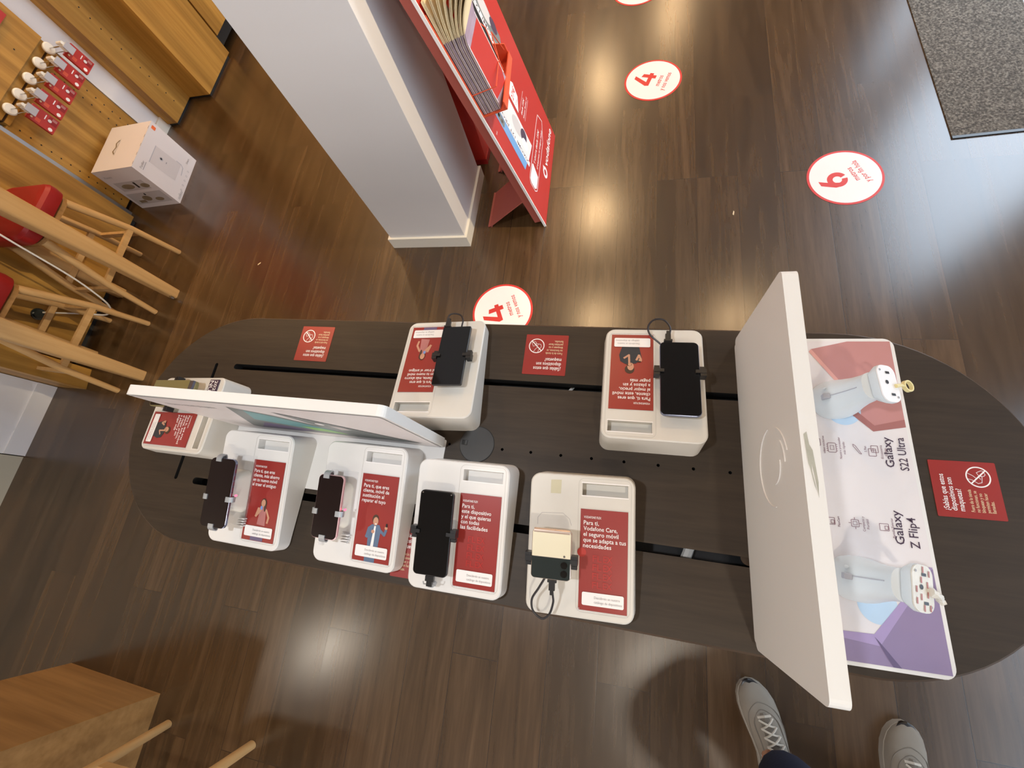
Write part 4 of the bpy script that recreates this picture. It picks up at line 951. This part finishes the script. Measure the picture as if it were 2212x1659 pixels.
p.text('Nuevo móvil plegable', -.255, .235, .018, 'greytext', 1, fit=.13)
p.build('panel_print', t, frame((0, .0006, 0), (1, 0, 0), (0, 0, 1)))
o = t.children[-1]

# ------------------------------------------------------------------ high table, stools
t = empty('high_table', (-2.66, .675, 0), 0, 'high light-wood table with thick tapered legs, standing over the red stools', 'table')
bm = bmesh.new(); prism(bm, [(-.105, -.34), (.25, -.34), (.275, -.325), (.28, -.30), (.28, .33), (.27, .355), (.25, .36), (-.225, .36), (-.225, -.20), (-.105, -.20)], .985, 1.02); bevel(bm, .004); obj('tabletop', bm, M['oakh'], t)
for x, y in ((.225, .245), (.23, -.24), (-.175, .245), (-.175, -.145)):
    bm = bmesh.new(); s = 1 if y > 0 else -1
    rings = []
    for z, w, sx, sy in ((.0, .026, 0, 0), (.35, .034, .0, 0), (.985, .048, -.004, -.01*s)):
        rings.append([(x+sx+a, y+sy+b, z) for a, b in rrect(-w, -w, w, w, w*.35, 4)])
    loft(bm, rings); obj('leg', bm, M['oakleg'], t, True)
bm = bmesh.new(); box(bm, -.2, .22, .93, .22, .245, .984); box(bm, -.1, -.245, .93, .22, -.22, .984); obj('apron', bm, M['oakh'], t)
bm = bmesh.new(); tube(bm, [(.243, .215, .012), (.243, .215, .03)], .009, 10); obj('levelling_foot', bm, M['chrome'], t)
# white power cable
t = empty('white_cable', (-2.62, .82, 0), 0, 'white power cable hanging from the high table to the cabinet outlet', 'cable')
bm = bmesh.new(); P = [(-2.60, .90, .984), (-2.60, .845, .623), (-2.60, .815, .38), (-2.605, .79, .25), (-2.62, .76, .15), (-2.70, .735, .10), (-2.82, .725, .125), (-2.885, .665, .25)]
tube(bm, [(a.x+2.62, a.y-.82, a.z) for a in spline(P, 8)], .0042, 8); obj('cord', bm, M['wcable'], t, True)
def make_stool():
    r = empty('stool', (0, 0, 0))
    bm = bmesh.new()
    rings = []
    for z, q in ((.525, .86), (.535, .97), (.555, 1.0), (.575, .99), (.588, .93), (.593, .8)):
        rings.append([(x*q, y*q, z + .012*((x/.15)**2)*(1 if z > .55 else .3)) for x, y in rrect(-.155, -.150, .155, .150, .06, 8)])
    loft(bm, rings); seat = obj('seat', bm, M['redseat'], r, True)
    bm = bmesh.new()
    prism(bm, rrect(-.135, -.13, .135, .13, .05, 6), .508, .526); obj('seat_base', bm, M['oakh'], r)
    for sx in (-1, 1):
        for sy in (-1, 1):
            bm = bmesh.new(); tube(bm, [(sx*.112, sy*.108, .51), (sx*.135, sy*.165, .25), (sx*.148, sy*.195, .0)], .0185, 14, .0135); obj('leg', bm, M['oakleg'], r, True)
    P4 = {}
    for z, kx, ky in ((.21, .137, .170),):
        for sy in (-1, 1):
            bm = bmesh.new(); box(bm, -kx, sy*ky-.008, z-.013, kx, sy*ky+.008, z+.013); bevel(bm, .003, 1); obj('stretcher', bm, M['oakleg'], r, True)
        for sx in (-1, 1):
            bm = bmesh.new(); box(bm, sx*kx-.008, -ky, z+.03, sx*kx+.008, ky, z+.056); bevel(bm, .003, 1); obj('stretcher', bm, M['oakleg'], r, True)
    return r
s0 = make_stool()
for i, (x, y, r_, lab) in enumerate(((-2.672, .995, 2, 'light wood stool with red padded seat nearest the white carton'), (-2.688, .545, -2, 'light wood stool with red padded seat nearest the white wall pier'), (-1.385, -1.12, 3, 'light wood stool beside the low oak counter, mostly out of frame'))):
    s = s0 if i == 0 else copy_tree(s0); s.location = (x, y, 0); s.rotation_euler.z = math.radians(r_); tag(s, lab, 'stool', 'wooden stools with red seats')
    if i == 2: s.scale = (1.3, 1.05, 1.15)
# low oak counter bottom left
t = empty('oak_counter', (-1.92, -1.10, 0), math.radians(-1), 'light oak counter block in the lower left corner', 'counter')
bm = bmesh.new(); box(bm, -.248, -.262, .0, .248, .262, .74); bevel(bm, .0015, 1); obj('counter_body', bm, M['oakh'], t)
bm = bmesh.new(); box(bm, -.26, -.275, .7401, .26, .275, .77); bevel(bm, .003, 1); obj('counter_top', bm, M['oakh'], t)

# ------------------------------------------------------------------ the person taking the photo
person = empty('person', (.64, -.62, 0), 0, 'person in dark navy jeans and grey suede trainers standing at the table', 'person')
def skin_mesh(name, V, E, R, m, parent, sub=2, root=0):
    me = bpy.data.meshes.new(name); me.from_pydata(V, E, []); o = bpy.data.objects.new(name, me); COL.objects.link(o)
    md = o.modifiers.new('skin', 'SKIN'); sv = me.skin_vertices[0].data
    for i, r in enumerate(R): sv[i].radius = r if isinstance(r, tuple) else (r, r)
    sv[root].use_root = True
    md2 = o.modifiers.new('sub', 'SUBSURF'); md2.levels = sub; md2.render_levels = sub
    dg = bpy.context.evaluated_depsgraph_get(); dg.update(); ev = o.evaluated_get(dg); nm = bpy.data.meshes.new_from_object(ev)
    COL.objects.unlink(o); bpy.data.objects.remove(o)
    nm.materials.clear(); nm.materials.append(m); nm.polygons.foreach_set('use_smooth', [True]*len(nm.polygons))
    q = bpy.data.objects.new(name, nm); link(q, parent); return q
# person-local joints (x right of the photo, y up the photo)
LF, RF = Vector((-.125, .05, 0)), Vector((.165, .0, 0))     # ankles, local
B = {'pelvis': (.02, -.20, .98), 'waist': (.02, -.20, 1.10), 'chest': (.01, -.19, 1.30), 'neck': (.0, -.17, 1.47), 'headb': (-.02, -.14, 1.55), 'head': (-.03, -.11, 1.66), 'crown': (-.03, -.13, 1.74),
     'hipL': (-.08, -.20, .92), 'kneeL': (-.185, .07, .50), 'ankL': (-.157, .050, .12), 'footL': (-.175, .10, .040),
     'hipR': (.12, -.20, .92), 'kneeR': (.155, -.06, .50), 'ankR': (.163, .005, .11), 'footR': (.167, .10, .040),
     'shL': (-.17, -.20, 1.40), 'elL': (-.30, -.20, 1.14), 'wrL': (-.22, -.24, .92), 'haL': (-.20, -.25, .84),
     'shR': (.19, -.20, 1.40), 'elR': (.32, -.20, 1.14), 'wrR': (.28, -.24, .92), 'haR': (.27, -.25, .84)}
K = list(B); ix = {k: i for i, k in enumerate(K)}
E_ = [('pelvis', 'waist'), ('waist', 'chest'), ('chest', 'neck'), ('neck', 'headb'), ('headb', 'head'), ('head', 'crown'), ('pelvis', 'hipL'), ('hipL', 'kneeL'), ('kneeL', 'ankL'), ('ankL', 'footL'), ('pelvis', 'hipR'), ('hipR', 'kneeR'), ('kneeR', 'ankR'), ('ankR', 'footR'),
      ('chest', 'shL'), ('shL', 'elL'), ('elL', 'wrL'), ('wrL', 'haL'), ('chest', 'shR'), ('shR', 'elR'), ('elR', 'wrR'), ('wrR', 'haR')]
RR = dict(pelvis=(.13, .10), waist=(.12, .09), chest=(.14, .10), neck=.055, headb=.065, head=.085, crown=.06, hipL=.085, kneeL=.055, ankL=.038, footL=.03, hipR=.085, kneeR=.055, ankR=.038, footR=.03, shL=.06, elL=.042, wrL=.028, haL=.035, shR=.06, elR=.042, wrR=.028, haR=.035)
skin_mesh('body', [B[k] for k in K], [(ix[a], ix[b]) for a, b in E_], [RR[k] for k in K], M['skin'], person, 2)
def sub_skin(name, keys, edges, rad, m):
    i2 = {k: i for i, k in enumerate(keys)}; return skin_mesh(name, [B[k] for k in keys], [(i2[a], i2[b]) for a, b in edges], rad, m, person, 2)
B['cuffL'] = (-.165, .070, .125); B['cuffR'] = (.163, .005, .085); B['shinL'] = (-.185, .085, .28); B['shinR'] = (.160, -.03, .28)
sub_skin('jeans', ['pelvis', 'hipL', 'kneeL', 'shinL', 'cuffL', 'hipR', 'kneeR', 'shinR', 'cuffR'], [('pelvis', 'hipL'), ('hipL', 'kneeL'), ('kneeL', 'shinL'), ('shinL', 'cuffL'), ('pelvis', 'hipR'), ('hipR', 'kneeR'), ('kneeR', 'shinR'), ('shinR', 'cuffR')], [(.15, .12), .105, .086, .080, .074, .105, .080, .074, .068], M['jeans'])
sub_skin('hoodie', ['waist', 'chest', 'neck', 'shL', 'elL', 'wrL', 'shR', 'elR', 'wrR'], [('waist', 'chest'), ('chest', 'neck'), ('chest', 'shL'), ('shL', 'elL'), ('elL', 'wrL'), ('chest', 'shR'), ('shR', 'elR'), ('elR', 'wrR')], [(.16, .12), (.17, .125), .07, .08, .058, .042, .08, .058, .042], M['hoodie'])
# hair cap and facial features
bm = bmesh.new(); bmesh.ops.create_uvsphere(bm, u_segments=20, v_segments=12, radius=.102, matrix=Matrix.Translation((-.03, -.145, 1.70)) @ Matrix.Diagonal((.92, 1.05, .95, 1))); obj('hair', bm, M['hair'], person, True)
bm = bmesh.new()
for sx in (-1, 1): bmesh.ops.create_uvsphere(bm, u_segments=12, v_segments=8, radius=.012, matrix=Matrix.Translation((-.03+sx*.032, -.022, 1.655)))
obj('eyes', bm, M['prw'], person, True)
bm = bmesh.new(); tube(bm, [(-.03, -.025, 1.655), (-.03, -.008, 1.625), (-.03, -.022, 1.612)], .011, 8); tube(bm, [(-.05, -.03, 1.588), (-.03, -.024, 1.585), (-.01, -.03, 1.588)], .006, 8)
for sx in (-1, 1): tube(bm, [(-.03+sx*.086, -.11, 1.67), (-.03+sx*.09, -.115, 1.63)], .014, 8)
obj('face_features', bm, M['skin'], person, True)
def hand(side):
    w = Vector(B['ha'+side]); bm = bmesh.new()
    for i in range(4):
        x = -.024+.016*i; tube(bm, [w+Vector((x, 0, -.02)), w+Vector((x, .004, -.06)), w+Vector((x, .016, -.085-.004*(1.5-abs(i-1.5))))], .0088, 8, .0068)
    sg = 1 if side == 'L' else -1
    tube(bm, [w+Vector((sg*.025, .004, .01)), w+Vector((sg*.045, .012, -.02)), w+Vector((sg*.042, .022, -.045))], .0105, 8, .0075)
    obj('fingers', bm, M['skin'], person, True)
hand('L'); hand('R')
def shoe(side, toe, heel, label):
    """toe/heel in world xy; built along +y from the heel"""
    T = Vector((toe[0], toe[1], 0)); H_ = Vector((heel[0], heel[1], 0)); d = T-H_; k = d.length/.287; a = math.atan2(d.y, d.x)-PI/2
    Mx = Matrix.Translation((heel[0]-.64, heel[1]+.62, 0)) @ Matrix.Rotation(a, 4, 'Z') @ Matrix.Diagonal((k, k, k, 1)); sg = 1 if side == 'L' else -1
    sec = [(0, .018, .050), (.012, .029, .078), (.04, .035, .092), (.075, .037, .096), (.11, .038, .090), (.14, .041, .078), (.17, .045, .066), (.20, .0475, .056), (.23, .0465, .049), (.255, .040, .043), (.272, .030, .037), (.283, .017, .030)]
    bend = lambda y: sg*.010*math.sin(PI*min(1, y/.287))*(1 if y > .1 else .4)
    n = 20; rings = []
    for y, w, h in sec:
        r = []
        for i in range(n):
            t_ = 2*PI*i/n; c, s_ = math.cos(t_), math.sin(t_)
            r.append((bend(y)+w*math.copysign(abs(c)**.75, c), y, .016+(h-.016)*max(0, s_)**.85 if s_ > 0 else .016+.006*s_))
        rings.append(r)
    bm = bmesh.new(); loft(bm, rings); bm.transform(Mx); u = obj('shoe', bm, M['suede'], person, True); u['label'] = label
    bm = bmesh.new(); rr = [[(bend(y)+w*q, y, z) for q in (-1, 1)] for y, w, h in sec for z in (0,)]
    L_ = [(bend(y)-(w+.0015), y) for y, w, h in sec]; R2 = [(bend(y)+(w+.0015), y) for y, w, h in sec]; out = R2 + [(bend(.287), .288)] + L_[::-1] + [(0, -.006)]
    prism(bm, out, .0, .020); bevel(bm, .003, 2); bm.transform(Mx); obj('sole', bm, M['sole'], u, True)
    bm = bmesh.new(); rings = []
    for y, w, h in ((.085, .017, .099), (.11, .019, .096), (.14, .019, .0835), (.17, .019, .0715), (.195, .018, .063), (.215, .014, .0545)):
        rings.append([(bend(y)+x*w, y, h-.010*(x*x)-(0 if j == 0 else .006)) for j, xs in enumerate(((-1, -.5, 0, .5, 1), (1, .5, 0, -.5, -1))) for x in xs])
    loft(bm, rings); bm.transform(Mx); obj('tongue', bm, M['sueded'], u, True)
    bm = bmesh.new()
    for i in range(5):
        y = .120+.018*i; h = (.0945, .088, .081, .0745, .068)[i]; w = .022-.001*i; e = .010*(1 if i % 2 else -1)
        for e in (e, -e): tube(bm, [(bend(y)-w, y-e, h-.007), (bend(y)-w*.5, y-e*.5, h+.0005), (bend(y), y, h+.0030), (bend(y)+w*.5, y+e*.5, h+.0005), (bend(y)+w, y+e, h-.007)], .0026, 6)
    tube(bm, [(bend(.2)-.017, .206, .053), (bend(.2), .208, .0595), (bend(.2)+.017, .206, .053)], .0032, 6)
    for q in (-1, 1): tube(bm, spline([(0, .112, .100), (q*.018, .122, .102), (q*.026, .106, .094), (q*.010, .100, .100), (0, .11, .101)], 4), .0022, 6)
    bm.transform(Mx); obj('laces', bm, M['lace'], u, True)
    def wh(y):
        for (ya, wa, ha), (yb, wb, hb) in zip(sec[:-1], sec[1:]):
            if ya <= y <= yb: g = (y-ya)/(yb-ya); return wa+(wb-wa)*g, ha+(hb-ha)*g
    def sf(y, t_):      # point on the upper: t_ -1..1 across
        wy, hy = wh(y); q = 1 if t_ >= 0 else -1; f = 1-abs(t_); sn = math.sin(f*PI/2); cs = math.cos(f*PI/2)
        return (bend(y)+q*wy*cs**.75, y, .0165+(hy-.016)*sn**.85)
    for k_, pth in enumerate(([(.130, -.86), (.175, -.72), (.215, -.45), (.238, -.0), (.215, .45), (.175, .72), (.130, .86)], [(.105, -.52), (.150, -.44), (.195, -.36), (.222, -.0), (.195, .36), (.150, .44), (.105, .52)])):
        bm = bmesh.new(); tube(bm, spline([sf(*q) for q in pth], 5), .0013, 6); bm.transform(Mx); obj('seam', bm, M['sueded'], u, True)
    def at_y(y):
        for (ya, wa, ha), (yb, wb, hb) in zip(sec[:-1], sec[1:]):
            if ya <= y <= yb: f = (y-ya)/(yb-ya); return wa+(wb-wa)*f, ha+(hb-ha)*f
    for q in (-1, 1):
        bm = bmesh.new(); g = []
        for i in range(5):
            row = []
            for j in range(5):
                y = .075+.012*i+.010*j*(.5 if i < 3 else 0); f = .30+.14*j; wy, hy = at_y(y); row.append(bm.verts.new((bend(y)+q*(wy*max(0, 1-f*f)**.375+.0018), y, .016+(hy-.016)*f**.85+.001)))
            g.append(row)
        for i in range(4):
            for j in range(4):
                if (i+j) % 5 != 3: bm.faces.new((g[i][j], g[i+1][j], g[i+1][j+1], g[i][j+1]))
        bm.transform(Mx); obj('side_patch', bm, M['shoep'], u)
    bm = bmesh.new(); rings = []
    for y, w, z in ((.274, .024, .022), (.283, .016, .021), (.2885, .006, .020)): rings.append([(bend(y)+w*1.05, y, .016), (bend(y)+w, y, z+.006), (bend(y), y+.003, z+.010), (bend(y)-w, y, z+.006), (bend(y)-w*1.05, y, .016)])
    loft(bm, rings); bm.transform(Mx); obj('toe_guard', bm, M['black'], u, True)
bm = bmesh.new(); tube(bm, [(-.155, .040, .06), (-.158, .055, .10), (-.163, .066, .15)], .043, 16); obj('sock', bm, M['shoep'], person, True)
shoe('L', (.420, -.368), (.508, -.648), 'grey suede trainer under the jeans leg'); shoe('R', (.812, -.392), (.802, -.682), 'grey suede trainer nearest the right edge')

# ------------------------------------------------------------------ light: warm ceiling spots, daylight through the shop front, added soft fill
w = bpy.data.worlds.new('daylight'); scene.world = w; w.use_nodes = True
bg = w.node_tree.nodes['Background']; bg.inputs['Color'].default_value = (.70, .84, 1, 1); bg.inputs['Strength'].default_value = 9
def area(name, loc, size, power, col, shape='DISK', rot=(0, 0, 0), size_y=None, spread=None):
    l = bpy.data.lights.new(name, 'AREA'); l.shape = shape; l.size = size; l.energy = power; l.color = col
    if size_y: l.size_y = size_y
    if spread: l.spread = spread
    o = bpy.data.objects.new(name, l); COL.objects.link(o); o.location = loc; o.rotation_euler = rot; return o
WARM = (1, .66, .34); NEUT = (1, .89, .74); COOL = (.93, .96, 1)
spots = [(-.41, 3.79, 22, WARM), (-.51, 6.05, 26, WARM), (.40, 7.3, 26, WARM), (-.30, 2.27, 12, WARM), (1.15, 2.33, 9, WARM), (-2.75, -1.54, 9, NEUT), (.66, -1.26, 20, NEUT), (-2.2, 3.2, 30, WARM), (-2.35, 1.4, 15, WARM), (-.75, -.1, 22, COOL)]
for i, (x, y, pw, c) in enumerate(spots):
    area('ceiling_spot', (x, y, HC-.03), .12, pw, c)
def spot(loc, target, power, col, deg, blend=.3, r=.03):
    l = bpy.data.lights.new('track_spot', 'SPOT'); l.energy = power; l.color = col; l.spot_size = math.radians(deg); l.spot_blend = blend; l.shadow_soft_size = r
    o = bpy.data.objects.new('track_spot', l); COL.objects.link(o); o.location = loc; o.rotation_euler = (Vector(target)-Vector(loc)).to_track_quat('-Z', 'Y').to_euler(); return o
spot((1.7, 1.22, 2.75), (-.74, 1.3, .7), 330, (1, .80, .52), 34)
area('soft_fill', (-.3, -2.9, 1.7), 3.2, 42, (1, .90, .84), 'RECTANGLE', (math.radians(82), 0, 0), 1.2)  # unseen panel added as soft fill for the upright faces
area('soft_fill', (-2.2, 3.9, 2.2), 1.2, 22, WARM, 'RECTANGLE', (math.radians(-70), 0, math.radians(15)), .8)  # second unseen panel, added as warm fill
